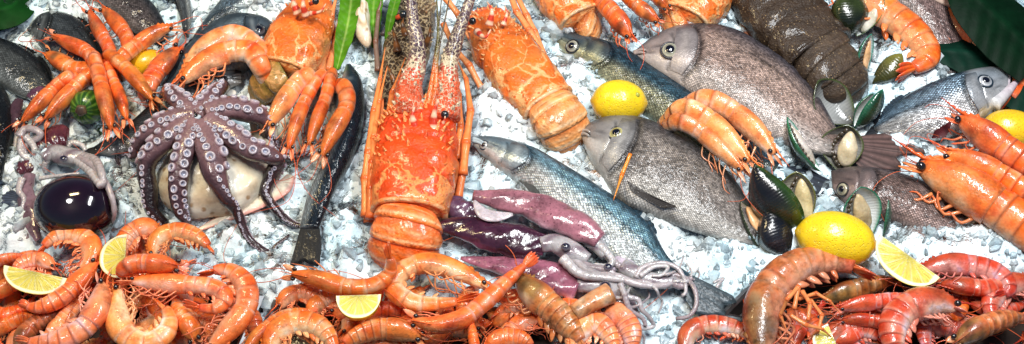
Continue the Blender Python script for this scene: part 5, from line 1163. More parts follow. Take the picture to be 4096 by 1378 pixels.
for lb, p, w, a, h, pl in [('pale prawn at the left end of the row of four', [(1345, 645), (1420, 530), (1490, 430), (1545, 395), (1570, 440, .03)], 58, 10, .06, 'pale'),
                       ('second prawn from the left in the row of four', [(1448, 762), (1490, 620), (1550, 480), (1610, 385)], 44, -10, .055, 'orange'),
                       ('third prawn from the left in the row of four', [(1550, 742), (1590, 620), (1640, 490), (1668, 380)], 42, 0, .055, 'orange'),
                       ('rightmost prawn of the row of four with bent tail', [(1615, 795), (1680, 660), (1742, 540), (1735, 455), (1690, 440, .035)], 56, -25, .058, 'orange'),
                       ('upper prawn of the pair resting on the slate grey bream', [(925, 385), (980, 300), (1075, 215), (1180, 178), (1280, 235), (1310, 290)], 56, 70, .055, 'pale'),
                       ('lower prawn of the pair resting on the slate grey bream', [(905, 428), (1000, 345), (1130, 275), (1250, 268), (1300, 330)], 64, 65, .065, 'orange')]:
    prawn(lb, p, w, a, h, G, pl, ant=2, legs=4, plume=False, fan_open=.05, blot=.6, antlen=.8, ext=.15)
G = 'three prawns on the sea bream'
for lb, p, w, a, h in [('uppermost of the three pale prawns on the brownish bream', [(1325, 790), (1240, 680), (1110, 570), (990, 510), (890, 530, .05)], 62, -35, .075),
                       ('middle one of the three pale prawns on the brownish bream', [(1200, 828), (1090, 705), (980, 605), (870, 555), (790, 610, .05)], 60, -30, .082),
                       ('lowest of the three pale prawns on the brownish bream', [(1170, 870), (1040, 745), (940, 665), (850, 620), (780, 640, .05)], 50, -20, .078)]:
    prawn(lb, tr(p), w, a, h, G, 'pale', ant=1, legs=4, plume=False, fan_open=.05, blot=.1, antlen=.8, ext=.12)
G = 'prawns at the top edge'
for lb, p, w, a, h in [('large dark headed prawn hanging from the top edge', [(600, 195), (535, 105), (455, 15), (390, -70)], 56, -15, .06), ('second prawn hanging from the top edge right of the largest', [(740, 112), (660, 55), (580, -10), (500, -70)], 46, 0, .06), ('small prawn at the top edge touching the right lobster tail', [(785, 45), (740, 0), (680, -50), (640, -90)], 40, 15, .06)]:
    prawn(lb, tr(p), w, a, h, G, 'deep', ant=2, legs=4, plume=False, blot=.9, antlen=.8)
# ---- big prawns on the right
G = 'big tiger prawns at the right'
prawn('big prawn with a black blotched head hanging at the top right', tr([(1650, -120), (1790, 10), (1930, 105), (2035, 200), (2085, 290), (2010, 350), (1930, 375)]), 92, 75, .05, G, 'deep', ant=1, legs=3, plume=True, blot=1.3, eyes=False, rost=0)
prawn('big prawn curling behind the head of the open mouthed bass', tr([(2110, -10), (2200, 90), (2330, 210), (2450, 290), (2530, 390), (2510, 480), (2440, 540)]), 72, 75, .04, G, 'deep', ant=0, legs=2, plume=False, blot=.3, eyes=False, rost=0)
prawn('largest prawn lying at the right edge over the brown bream', [(4600, 830), (4720, 885), (4850, 955), (5000, 1050), (5200, 1190), (5400, 1330), (5600, 1400)], 122, 40, .065, G, 'deep', ant=3, legs=5, plume=False, blot=.25, antlen=.5, rost=1.3)
prawn('big prawn with spiny head between the lemon and the sea bass fin', [(4810, 590), (4900, 650), (5030, 740), (5200, 860), (5400, 980)], 84, 25, .075, G, 'deep', ant=3, legs=5, plume=False, blot=.6, antlen=.5, rost=1.5)
prawn('big prawn with red spiny head below the upper pair of heads', [(4745, 770), (4860, 815), (5000, 880), (5180, 985), (5400, 1090)], 80, 10, .07, G, 'deep', ant=3, legs=5, plume=False, blot=.6, antlen=.5, rost=1.5)
G = 'prawns in the right tray'
big = prawn('huge olive backed prawn arched along the left of the right tray', br([(1270, 960), (1260, 820), (1270, 690), (1330, 565), (1450, 480), (1590, 455), (1720, 480), (1820, 540)]), 101, 80, .06, G, 'brown', ant=5, legs=5, plume=True, blot=1.0, fan_open=.2, eyes=False, rost=.8)
for pts, hs, rad in [([(1420, 690), (1440, 580), (1385, 640), (1350, 720), (1400, 840)], [.09, .10, .06], [13, 15, 12, 10, 7]), ([(1460, 600), (1500, 660), (1490, 740), (1440, 800)], [.08, .09, .06], [14, 14, 11, 7]),
                     ([(1400, 720), (1480, 770), (1560, 790), (1620, 840)], [.09, .09, .06], [13, 13, 10, 6]), ([(1500, 640), (1560, 720), (1540, 800), (1470, 850)], [.07, .08, .05], [12, 12, 9, 6]), ([(1440, 640), (1530, 610), (1600, 650), (1660, 720)], [.07, .085, .06], [12, 12, 9, 5])]:
    q = br(pts); hh = np.interp(np.linspace(0, 1, len(q)), np.linspace(0, 1, len(hs)), hs); mb = MB(); jointed(mb, [K(x, y, z) for (x, y), z in zip(q, hh)], [r * kscale(4000, 1550, .07) for r in rad], (.72, .20, .06), True); mb.build('leg', M['limb'], big)
prawn('red curled prawn tail at the bottom left of the right tray', br([(870, 930), (885, 830), (950, 780), (1050, 775), (1150, 800), (1230, 880)]), 56, 80, .035, G, 'red', ant=0, legs=2, blot=.4, eyes=False, rost=0)
prawn('red and orange prawn bent in the middle of the right tray', br([(2250, 690), (2130, 660), (2000, 690), (1930, 770), (1930, 880), (1990, 990)]), 88, -80, .07, G, 'red', ant=4, legs=5, plume=True, blot=.4)
prawn('orange red prawn behind the long lemon wedge', br([(2060, 490), (2200, 468), (2340, 480), (2450, 520), (2500, 590), (2420, 640)]), 62, 80, .055, G, 'red', ant=3, legs=4, blot=.5, eyes=False)
prawn('dark red prawn below the right end of the long lemon wedge', br([(2150, 560), (2260, 570), (2380, 580), (2480, 550), (2560, 560)]), 56, -60, .05, G, 'red', ant=3, legs=4, blot=.8, eyes=False)
prawn('red prawn at the right edge of the right tray', br([(2640, 560), (2520, 570), (2440, 620), (2420, 700), (2520, 740)]), 66, -80, .045, G, 'red', ant=3, legs=4, blot=.3, eyes=False)
prawn('prawn with long pink head pieces in the middle of the right tray', br([(1640, 690), (1760, 665), (1880, 650), (2000, 640), (2100, 610)]), 46, 30, .055, G, 'red', ant=3, legs=5, blot=.2)
prawn('second pink headed prawn below the first in the right tray', br([(1650, 745), (1770, 745), (1900, 770), (2000, 830)]), 42, 0, .045, G, 'red', ant=4, legs=5, blot=.4)
prawn('olive brown prawn in the bottom right corner', br([(2230, 860), (2340, 790), (2470, 745), (2620, 730)]), 74, -10, .06, G, 'brown', ant=2, legs=4, blot=1.0)
prawn('dark olive prawn in the hollow of the right tray', br([(1560, 640), (1700, 600), (1850, 560), (1960, 540)]), 62, 20, .020, G, 'brown', ant=1, legs=5, blot=1.2, eyes=False)
for i, (p, w, a, pl) in enumerate([([(1560, 870), (1660, 800), (1780, 800), (1880, 860)], 60, 60, 'red'), ([(2060, 760), (2160, 780), (2260, 820), (2340, 900)], 56, 40, 'red'), ([(1400, 900), (1440, 800), (1500, 720), (1580, 660)], 44, -60, 'red'), ([(2300, 660), (2400, 690), (2500, 690), (2600, 660)], 50, -40, 'red')]):
    prawn(['red prawn low in the right tray around the small wedge', 'red prawn low in the right tray beside the bent prawn', 'red legged prawn inside the arch of the huge prawn', 'dark red prawn deep at the right edge above the corner prawn'][i], br(p), w, a, .03, G, pl, ant=2, legs=5, blot=.5, eyes=False)
# ---- prawns in the middle tray
G = 'prawns in the middle tray'
MID = [('prawn with its tail raised against the red lobster', bl([(1455, 508), (1590, 535), (1740, 578), (1870, 575), (1955, 515), (1962, 430, .10), (1935, 355, .115)]), 60, -30, .072, 'orange', .4),
       ('curled prawn with many legs right of the raised tail', bl([(2465, 592), (2310, 505), (2140, 462), (2015, 515), (1990, 590), (2090, 655), (2250, 655), (2420, 632)]), 60, -85, .058, 'orange', .1),
       ('prawn with its long tail pointing up to the squid', bl([(2060, 740), (2170, 765), (2310, 745), (2430, 660), (2540, 560), (2640, 470), (2710, 425)]), 60, -30, .075, 'orange', .3),
       ('slim prawn at the left end of the middle tray', bl([(1220, 930), (1300, 820), (1410, 735), (1500, 705), (1600, 700)]), 46, -30, .055, 'orange', .2),
       ('arched prawn at the bottom left of the middle tray', bl([(1350, 930), (1390, 820), (1480, 765), (1590, 780), (1665, 860), (1670, 950)]), 68, 80, .060, 'orange', .2),
       ('prawn head at the back of the middle tray on the ice', bl([(1405, 690), (1450, 630), (1530, 610), (1600, 640), (1640, 700)]), 50, 80, .035, 'orange', .2),
       ('prawn behind the half round lemon wedge', bl([(1560, 740), (1600, 670), (1680, 630), (1780, 640)]), 52, 70, .035, 'orange', .2),
       ('prawn with a black eye below the half round lemon wedge', bl([(2125, 838), (2020, 800), (1900, 795), (1780, 835), (1690, 900)]), 66, -20, .060, 'orange', .2),
       ('prawn along the bottom edge under the wedge', bl([(2050, 880), (1900, 870), (1760, 880), (1640, 910)]), 50, 0, .035, 'orange', .3),
       ('olive headed prawn with red legs below the squid', br([(20, 530), (100, 610), (200, 700), (300, 800), (380, 900)]), 84, 50, .055, 'brown', 1.0),
       ('short broken prawn tail right of the olive headed prawn', br([(300, 900), (350, 800), (430, 770), (500, 850), (520, 940)]), 62, 60, .05, 'pale', .0),
       ('orange prawn back beside the tentacles at the end of the middle tray', br([(450, 700), (530, 720), (590, 800), (610, 930)]), 66, 60, .045, 'pale', .0),
       ('prawn tail standing up at the bottom of the middle tray', bl([(2420, 1010), (2400, 920), (2380, 830), (2370, 720)]), 36, 0, .07, 'deep', .0),
       ('prawn at the bottom edge right of the standing tail', bl([(2440, 900), (2520, 850), (2620, 850), (2700, 900)]), 60, 50, .05, 'deep', .3)]
for lb, p, w, a, h, pl, b in MID: prawn(lb, p, w, a, h, G, pl, ant=2, legs=5, plume=True, fan_open=.15, blot=b, eyes=True)
for i, p in enumerate([[(2150, 880), (2250, 800), (2380, 790), (2500, 740)], [(2480, 780), (2560, 700), (2660, 680), (2740, 720)], [(1700, 720), (1850, 700), (2000, 700), (2100, 720)], [(2500, 640), (2600, 640), (2700, 680), (2760, 750)]]):
    prawn(['prawn low in the middle tray left of the standing tail', 'red legged prawn low in the middle tray under the olive head', 'prawn deep in the middle tray under the raised tail prawn', 'prawn deep in the middle tray below the squid mantles'][i], bl(p), 52, 40, .022, G, 'deep', ant=2, legs=5, plume=True, blot=.4, eyes=False)
# ---- prawns in the left tray
G = 'prawns in the left tray'
LEFT = [('curled prawn at the top of the left tray against the eggplant', [(385, 505), (450, 445), (448, 360), (370, 318), (285, 330), (222, 375), (188, 420)], 56, -85, .055, 'orange', .1),
        ('prawn arching behind the upright lemon wedge', [(805, 320), (730, 285), (655, 320), (620, 390), (640, 450)], 58, -80, .045, 'orange', .1),
        ('curled prawn with tail pointing right onto the ice', [(765, 430), (795, 345), (875, 303), (955, 315), (1020, 350), (1078, 405)], 52, 80, .055, 'orange', .2),
        ('prawn whose head with two black eyes faces right', [(905, 475), (800, 465), (700, 462), (640, 480), (600, 540, .05)], 64, 15, .080, 'orange', .1),
        ('curled prawn with folded legs in the middle of the left tray', [(640, 548), (800, 560), (950, 572), (1080, 590), (1130, 640), (1070, 685), (920, 668)], 52, 80, .075, 'orange', .1),
        ('large curled prawn along the right rim of the left tray', [(1040, 900), (1150, 790), (1228, 680), (1230, 580), (1170, 510), (1090, 495), (1000, 525)], 66, -85, .060, 'orange', .1),
        ('long prawn below the lying lemon wedge', [(490, 450), (400, 545), (300, 635), (190, 680), (95, 660)], 62, 50, .062, 'orange', .1),
        ('long prawn with brush of legs curving to the bottom left', [(510, 545), (498, 650), (435, 765), (320, 835), (180, 855), (80, 842)], 70, 80, .070, 'pale', .1),
        ('prawn bent like a horseshoe in the front of the left tray', [(600, 570), (592, 690), (625, 800), (730, 862), (825, 810), (845, 720), (775, 640)], 70, -85, .060, 'pale', .1),
        ('prawn facing the viewer with a black eye at the bottom of the left tray', [(985, 850), (945, 750), (900, 690), (880, 620)], 64, 20, .050, 'orange', .3),
        ('prawn tail at the left edge above the lying lemon wedge', [(-120, 520), (-20, 455), (60, 430), (145, 420)], 36, 0, .05, 'orange', .1),
        ('prawn curled behind the lying lemon wedge', [(275, 480), (200, 445), (110, 465), (60, 530)], 44, -60, .05, 'pale', .1),
        ('prawn under the lying lemon wedge at the left edge', [(-80, 640), (30, 580), (150, 530), (260, 520)], 56, -20, .045, 'orange', .2),
        ('dark orange prawn at the left edge below the lemon wedge', [(-90, 700), (20, 720), (110, 690), (170, 640)], 52, -40, .03, 'deep', .4),
        ('olive tinged prawn in the bottom left corner', [(80, 900), (140, 800), (230, 735), (320, 700)], 62, -30, .040, 'brown', .6),
        ('prawn with bristly legs at the lower left edge', [(-60, 830), (20, 780), (110, 740), (200, 730)], 44, 20, .035, 'deep', .3),
        ('prawn between the long prawns at the bottom of the left tray', [(230, 870), (300, 780), (370, 700), (420, 620)], 52, 40, .045, 'pale', .1)]
for lb, p, w, a, h, pl, b in LEFT: prawn(lb, bl(p), w, a, h, G, pl, ant=2, legs=5, plume=True, fan_open=.2, blot=b, antlen=.9)
for i, p in enumerate([[(740, 620), (800, 680), (850, 760), (870, 860)], [(480, 640), (560, 680), (560, 780), (520, 880)], [(900, 640), (1000, 680), (1060, 760), (1060, 860)], [(500, 470), (600, 500), (720, 540), (860, 560)], [(-40, 560), (60, 480), (180, 440), (300, 470)], [(150, 760), (260, 700), (380, 640), (470, 560)]]):
    prawn(['red prawn deep in the left tray inside the horseshoe prawn', 'prawn deep in the left tray between the long and the horseshoe prawn', 'prawn deep in the left tray left of the rim', 'prawn deep in the left tray under the upright wedge', 'prawn deep in the left tray at the left edge', 'prawn deep in the left tray between the long prawns'][i], bl(p), 54, [-70, 60, -40, 30, 30, -40][i], .022, G, 'deep', ant=2, legs=5, plume=True, blot=.4, eyes=False)

# ---- half buried prawns filling the trays
fr_ = np.random.default_rng(5)
for (x0, x1, y0, y1, nn, pl, lb, g) in [(-60, 1180, 1400, 1760, 16, ['orange', 'deep', 'pale'], 'half buried prawn deep in the heap of the left tray', 'prawns deep in the left tray'),
                                    (1400, 2900, 1570, 1760, 16, ['orange', 'deep', 'deep'], 'half buried prawn deep in the heap of the middle tray', 'prawns deep in the middle tray'),
                                    (3850, 5150, 1480, 1760, 15, ['red', 'deep', 'red'], 'half buried dark red prawn deep in the heap of the right tray', 'prawns deep in the right tray')]:
    for i in range(nn):
        x, y = fr_.uniform(x0, x1), fr_.uniform(y0, y1); a = fr_.uniform(0, 2 * PI); cv = fr_.uniform(.5, 1.5) * fr_.choice([-1, 1]); l = fr_.uniform(75, 105)
        p = [(x, y)]
        for k in range(4): a += cv * .55; p.append((p[-1][0] + math.cos(a) * l, p[-1][1] + math.sin(a) * l * .85))
        prawn(lb, p, fr_.uniform(44, 58), 80 if cv > 0 else -80, fr_.uniform(.012, .034), g, pl[i % 3], ant=2, legs=5, plume=True, blot=.4)
# loose curls of squid arms over the fish tail
def curl(x, y, a, l, r0, h, n=6):
    p = [(x, y)]; da = rng.uniform(-.5, .5)
    for k in range(n): a += da + rng.uniform(-.45, .45); p.append((p[-1][0] + math.cos(a) * l, p[-1][1] + math.sin(a) * l * .8))
    return (p, [h, h + .006, h * .7, h * .5], r0, r0 * .4)
# ---- squid
DP = (.045, .012, .028); PK = (.33, .13, .165); MR = (.085, .020, .030)
squid('dark purple squid pointing at the red lobster, wet and shiny', [(2172, 1158), (2270, 1140), (2400, 1165), (2560, 1205), (2740, 1235)], [14, 62, 88, 92, 60], .040, DP, belly=(.22, .06, .13), group='squid beside the lobster',
      head=([(2720, 1235), (2790, 1225), (2870, 1265), (2960, 1310)], [40, 52, 56, 34], .045), eyes=[(2846, 1243, .062, 34)],
      tents=[([(2860, 1280), (2960, 1340), (3060, 1360), (3130, 1410), (3280, 1420), (3400, 1385), (3480, 1430), (3505, 1520), (3470, 1590), (3400, 1605)], [.045, .05, .04, .045, .03], 20, 10),
             ([(2880, 1300), (2990, 1380), (3110, 1395), (3200, 1430), (3320, 1440), (3420, 1410)], [.045, .05, .04], 26, 14), ([(2830, 1300), (2920, 1380), (3060, 1400), (3140, 1410)], [.05, .05, .05], 30, 16)])
squid('pink squid with white cut flesh on top of the sea bass', [(2380, 985), (2480, 1000), (2640, 1025), (2800, 1090), (2920, 1145), (3020, 1210)], [30, 58, 74, 84, 80, 48], .048, PK, belly=(.66, .42, .50), group='squid beside the lobster',
      white=([(2385, 1010), (2430, 1075), (2500, 1090), (2580, 1080)], 34, .056), head=([(2960, 1200), (3010, 1240), (3050, 1290)], [44, 40, 30], .04),
      tents=[([(3000, 1220), (3040, 1260), (3080, 1310), (3060, 1340), (2990, 1335)], [.045, .045, .04], 22, 12), ([(3020, 1250), (3090, 1320), (3130, 1350)], [.04, .04], 26, 18)])
squid('pale pink squid lowest of the group above the tray', [(2318, 1300), (2420, 1320), (2576, 1348), (2760, 1395), (2910, 1455)], [10, 42, 66, 84, 74], .030, (.30, .10, .15), belly=(.68, .48, .54), group='squid beside the lobster',
      head=([(2905, 1435), (2980, 1435), (3060, 1450), (3130, 1530), (3190, 1610)], [38, 46, 60, 62, 40], .035), eyes=[(3045, 1440, .055, 40)],
      tents=[curl(3140, 1590, 1.2, 34, 10, .04), curl(3180, 1600, .9, 36, 11, .04), curl(3150, 1540, .3, 36, 9, .05), curl(3100, 1500, .8, 34, 10, .05), ([(3120, 1430), (3150, 1490), (3210, 1510), (3230, 1560), (3270, 1600), (3290, 1640)], [.06, .06, .05, .03], 17, 9), ([(3140, 1480), (3170, 1560), (3230, 1600), (3250, 1640)], [.065, .05, .04], 16, 10), ([(3180, 1600), (3230, 1650), (3290, 1640), (3260, 1600)], [.045, .03, .03], 18, 8)])
squid('dark violet squid fin end nearest the red lobster', [(2196, 1010), (2260, 1025), (2340, 1065), (2430, 1095)], [16, 56, 60, 40], .030, (.10, .045, .085), belly=(.30, .2, .27), group='squid beside the lobster')
squid('squid with pale arms spread over the tail of the blue sea bass', [(3060, 1340), (3120, 1330), (3200, 1370)], [34, 46, 40], .034, (.45, .38, .45), belly=(.6, .55, .6), group='squid beside the lobster', head=([(3130, 1340), (3230, 1395), (3330, 1420), (3400, 1420)], [44, 46, 40, 30], .038), eyes=[(3060, 1345, .055, 32)],
      tents=[curl(3350, 1410, .1, 34, 9, .04), curl(3390, 1420, .5, 32, 10, .04), curl(3300, 1400, -.4, 36, 9, .045), curl(3250, 1420, .6, 38, 10, .045), curl(3400, 1400, 1.1, 30, 8, .04), ([(3200, 1400), (3230, 1350), (3320, 1325), (3400, 1345), (3440, 1400), (3450, 1470), (3430, 1490)], [.045, .05, .045, .04], 16, 9), ([(3220, 1390), (3290, 1345), (3360, 1345), (3330, 1385), (3280, 1390)], [.05, .05, .05], 13, 8),
             ([(3380, 1420), (3430, 1440), (3480, 1400)], [.04, .04], 24, 14), ([(3530, 1590), (3590, 1500), (3610, 1440), (3640, 1400), (3590, 1425)], [.02, .03, .03], 13, 7)])
squid('maroon squid below the leftmost prawns of the ring', [(330, 640), (290, 680), (235, 730), (195, 770)], [26, 70, 72, 40], .030, MR, belly=(.35, .13, .16), group='squid on the left ice', head=([(250, 760), (260, 790), (300, 800)], [40, 36, 20], .035), eyes=[(310, 790, .045, 20)],
      tents=[([(95, 690), (130, 650), (190, 660), (200, 690), (150, 720), (120, 760), (150, 800)], [.045, .05, .04, .03], 22, 14), ([(110, 700), (105, 760), (140, 800), (200, 790)], [.04, .035, .03], 20, 12), ([(130, 690), (170, 740), (180, 800), (200, 840)], [.045, .04, .03], 20, 10), ([(330, 750), (360, 720), (410, 730), (430, 760)], [.02, .025, .02], 20, 10)])
squid('pale squid whose arms drape over the eggplant', [(90, 870), (130, 840), (180, 830)], [18, 50, 30], .026, MR, belly=(.35, .15, .18), group='squid on the left ice', head=([(215, 800), (270, 770), (330, 790), (420, 800)], [30, 48, 52, 40], .045), eyes=[(320, 800, .062, 30)],
      tents=[([(400, 800), (470, 840), (530, 920), (565, 1000), (575, 1080), (560, 1140)], [.05, .078, .08, .07, .03], 26, 9), ([(420, 790), (480, 810), (510, 870), (520, 930)], [.05, .07, .09, .085], 26, 18), ([(390, 810), (450, 860), (490, 910), (510, 935)], [.05, .08, .09], 24, 22), ([(250, 790), (225, 830), (230, 870)], [.045, .04, .03], 22, 12),
             ([(200, 900), (260, 890), (350, 880), (400, 875)], [.05, .06, .06], 12, 8)])
squid('long grey pink squid hanging down left of the eggplant', [(150, 880), (130, 960), (145, 1060), (165, 1150), (190, 1210)], [30, 42, 46, 34, 14], .030, (.20, .12, .15), belly=(.46, .36, .40), group='squid on the left ice', tents=[([(110, 900), (95, 960), (120, 1000), (110, 1060)], [.04, .04, .035], 20, 10), ([(140, 1140), (135, 1220), (130, 1300)], [.03, .02, .015], 12, 7)])
squid('small dark brown squid under the leftmost prawn heads', [(95, 505), (75, 570), (85, 650)], [24, 36, 34], .03, (.06, .03, .04), belly=(.16, .09, .1), group='squid on the left ice', tents=[([(90, 640), (75, 760), (80, 850), (100, 890)], [.03, .02, .015], 12, 6)])
squid('dark violet squid tip between the bass and the prawn ring', [(150, 500), (190, 465), (225, 450)], [28, 34, 20], .03, (.10, .04, .07), belly=(.2, .12, .16), group='squid on the left ice')
mb = MB(); fan(mb, KP([(115, 985), (115, 1035)], .03), KP([(60, 955), (0, 985), (20, 1040), (60, 1060)], .025), 20, 8, (.07, .09, .13), (.03, .04, .07), ridge=.0006, notch=.15)
fan(mb, KP([(115, 1040), (112, 1080)], .03), KP([(70, 1060), (50, 1110), (85, 1105)], .025), 14, 7, (.06, .08, .11), (.03, .04, .06), ridge=.0006, notch=.15)
tag(mb.build('fish_tail', M['fin']), 'small blue grey fish tail sticking out of the ice at the left edge', 'fish tail')
# ---- mussels
VIEW = unit(CAM)
def mussel(label, vs, mt=None, mcol=(.68, .56, .36)):
    u0 = vs[0][0]; c = K(u0[0], u0[1]); root = thing('mussel', label, 'mussel', [c[0], c[1], 0], 'green lipped mussels')
    for v in vs:
        (u, t, w, face) = v[:4]; kw = v[4] if len(v) > 4 else {}
        U0, T0 = K(*u), K(*t); kk = kscale(u[0], u[1], .03); f = RIGHT * face[0] + UPC * face[1] - FWD * face[2]
        valve(root, U0, T0, w * kk * 1.2, f, **kw)
        if mt is not None and v is vs[mt[0]]: meat(root, U0, T0, w * kk, f, mcol, lift=mt[1], shift=mt[2])
    return root
GR = dict(out=(.03, .05, .012), out2=(.03, .10, .03), rim=(.02, .20, .11)); OL = dict(out=(.05, .05, .012), out2=(.13, .12, .02), rim=(.10, .11, .02)); BK = dict(out=(.008, .008, .010), out2=(.018, .020, .016), rim=(.03, .05, .01)); BL = dict(out=(.006, .007, .010), out2=(.012, .014, .02), rim=(.04, .03, .015))
mussel('open mussel with white meat and green left edge beside the pink bream tail', [((4130, 865, .02), (3960, 588, .065), 120, (.85, .25, .45), GR)], (0, .004, .06), (.54, .47, .38))
mussel('open round mussel with cream meat in front of the bream tail', [((4225, 870, .015), (4268, 628, .060), 185, (-.25, .1, .95), dict(BK, rim=(.06, .08, .02), inn=(.10, .09, .07)))], (0, .006, -.10), (.52, .42, .26))
mussel('green mussel standing on edge above the bream tail', [((4300, 645, .02), (4440, 448, .075), 120, (-.75, .2, -.62), dict(GR, out=(.012, .03, .012), out2=(.012, .05, .022))), ((4296, 640, .02), (4395, 470, .065), 70, (.6, .1, .75), dict(GR))], (1, .004, -.3), (.55, .48, .36))
mussel('big dark mussel shell leaning on the slipper lobster', [((4305, 625, .02), (4115, 405, .065), 190, (.3, .1, .95), dict(BK, inn=(.018, .017, .014), rim=(.05, .07, .015)))])
mussel('narrow open mussel with teal rim and orange meat at the slipper lobster', [((4345, 400, .02), (4385, 170, .075), 92, (.62, .1, .75), dict(GR, rim=(.01, .22, .16))), ((4385, 425, .02), (4540, 272, .055), 100, (.25, -.3, -.9), dict(OL))], (0, .005, .10), (.72, .42, .20))
mussel('dark olive mussel with white inside at the top edge beside the big prawn', [((4270, 190, .03), (4260, -40, .07), 170, (-.2, .1, -.95), dict(OL, out=(.008, .012, .005), out2=(.03, .045, .008))), ((4310, 185, .03), (4440, -30, .08), 120, (-.55, .1, .8), dict(GR, rim=(.06, .14, .02)))], (1, .004, -.1), (.55, .50, .38))
mussel('tall black mussel opened to show cream meat, tallest of the cluster', [((3795, 825, .10), (4030, 1185, .03), 215, (.75, -.1, -.62), dict(BK, out2=(.035, .05, .008), rim=(.04, .12, .01))), ((4035, 1170, .025), (4005, 862, .085), 175, (-.35, .1, .92), dict(OL, inn=(.30, .26, .16)))], (1, .008, -.12), (.52, .42, .22))
mussel('blue black mussel gaping over orange meat, lowest of the cluster', [((3725, 1010, .055), (3880, 1300, .02), 130, (.7, .3, .65), dict(BK, inn=(.55, .45, .35))), ((3850, 1045, .06), (3965, 1290, .03), 160, (-.3, -.1, -.95), dict(BL))], (0, .006, .2), (.72, .40, .18))
mussel('open mussel with teal rim standing behind the plump lemon', [((4385, 1190, .02), (4330, 940, .075), 175, (.1, .15, .97), dict(GR, inn=(.55, .58, .56), rim=(.01, .17, .10))), ((4440, 1190, .02), (4470, 1005, .055), 70, (-.9, .1, -.3), dict(GR, out=(.03, .07, .05), out2=(.05, .10, .07)))], (0, .006, .12), (.46, .35, .19))
# ---- loose bits
mb = MB(); jointed(mb, [K(3172, 775, .075), K(3130, 880, .065), K(3086, 1010, .05)], [.0030, .0034, .0016], (.82, .24, .03), True); tag(mb.build('loose_prawn_limb', M['limb']), 'thin bright orange prawn leg stuck on the brownish bream', 'loose leg')
mb = MB(); jointed(mb, [K(3150, 1045, .02), K(3190, 1040, .02), K(3235, 1032, .02)], [.0010, .0036, .0028], (.82, .22, .03)); tag(mb.build('loose_prawn_limb', M['limb']), 'short orange prawn leg stub on the ice below the bream fin', 'loose leg')
mb = MB(); Q = KP([(2885, 1575), (2980, 1520), (3070, 1475)], .065); Q = spline(Q, 14); kk = kscale(2980, 1520, .06)
tube(mb, Q, np.linspace(44, 58, 14) * kk, np.linspace(34, 46, 14) * kk, NZ, 22, colf=lambda a, b: lerp(lerp((.52, .20, .07), (.66, .34, .16), np.clip(np.sin(a * 9 + b), 0, 1)), (.30, .10, .04), sstep(.3, -.6, np.cos(b)))); tag(mb.build('prawn_shell', M['prawn_blotch']), 'empty brown orange piece of prawn shell under the squid head', 'prawn shell')
# ---- leaves, shell and background
def mat_leaf(name, rough=.3, vein=60):
    t = NT(name); a = t.attr(); uv = t.uv(); sep = t.n('ShaderNodeSeparateXYZ'); t.l(uv, sep.inputs[0])
    st = t.math('SINE', t.math('MULTIPLY', t.math('ADD', sep.outputs[0], t.math('MULTIPLY', t.math('ABSOLUTE', sep.outputs[1]), -.6)), vein * 6.0))
    n = t.noise(30, 4, .6, t.pos()); c = t.mix(1.0, a.outputs['Color'], t.math('MULTIPLY', t.ramp(n, [(.3, .6), (.7, 1.35)]), t.math('ADD', t.math('MULTIPLY', st, .05), 1.0)), 'MULTIPLY')
    t.bsdf(color=c, rough=rough, spec=.06, coat=.0, coatr=.2, normal=t.bump(t.math('ADD', st, t.math('MULTIPLY', n, 4.0)), .0003)); M[name] = t.m
mat_leaf('banana_leaf', .5, 45); mat_leaf('lettuce_leaf', .3, 90)
def leaf(name, label, cat, mid, wid, col, mat, midcol=None, cup=.3, wave=0.0, group=None):
    P = spline(KP(mid), 40); kk = kscale(mid[len(mid) // 2][0], mid[len(mid) // 2][1], .02); w = prof(np.linspace(0, 1, 40), list(zip(np.linspace(0, 1, len(wid)), wid))) * kk
    T, U, S = frames(P, NZ); u = np.linspace(-1, 1, 25); s = np.linspace(0, 1, 40)
    V = P[:, None] + S[:, None] * (w[:, None] * u)[..., None] + U[:, None] * (w[:, None] * (cup * u ** 2 + wave * np.sin(s * 34)[:, None] * np.abs(u) ** 2 + .03 * np.exp(-(u / .1) ** 2)))[..., None]
    C = lerp(midcol if midcol is not None else np.array(col) * 1.5, col, sstep(.03, .16, np.abs(u)))[None] * np.ones((40, 1, 1))
    L = np.r_[0, np.cumsum(np.linalg.norm(np.diff(P, axis=0), axis=1))]; uv = np.stack([np.repeat(L[:, None], 25, 1), w[:, None] * u], -1)
    A = V.reshape(-1, 3); F = grid_faces(40, 25, False); nv = len(A); mb = MB(); mb.add(np.vstack([A, A - NZ * .0012]), F + [tuple(i + nv for i in f[::-1]) for f in F], np.vstack([C.reshape(-1, 3)] * 2), np.vstack([uv.reshape(-1, 2)] * 2))
    return tag(mb.build(name, M[mat]), label, cat, group)
leaf('banana_leaf', 'broad dark green banana leaf running down the right edge', 'leaf', [(4700, 250, .045), (4900, 270, .05), (5150, 360, .05), (5350, 560, .04)], [60, 170, 210, 160], (.0025, .020, .012), 'banana_leaf', cup=-.15)
leaf('banana_leaf', 'dark glossy banana leaf in the top right corner', 'leaf', [(4780, -150, .10), (4930, 0, .10), (5090, 150, .085), (5250, 300, .07)], [40, 150, 190, 170], (.0012, .011, .004), 'banana_leaf', cup=-.2)
leaf('banana_leaf', 'dark green leaf in the top left corner', 'leaf', [(-160, 60, .03), (-40, 50, .05), (60, 30, .05), (130, -60, .03)], [60, 110, 100, 20], (.004, .035, .006), 'banana_leaf', cup=-.2)
leaf('lettuce_leaf', 'pale green lettuce leaf beside the legs of the left lobster', 'lettuce', [(1695, 350, .012), (1722, 240, .030), (1752, 110, .040), (1775, -60, .05)], [14, 44, 50, 54], (.075, .22, .012), 'lettuce_leaf', (.24, .38, .08), cup=.35, wave=.14)
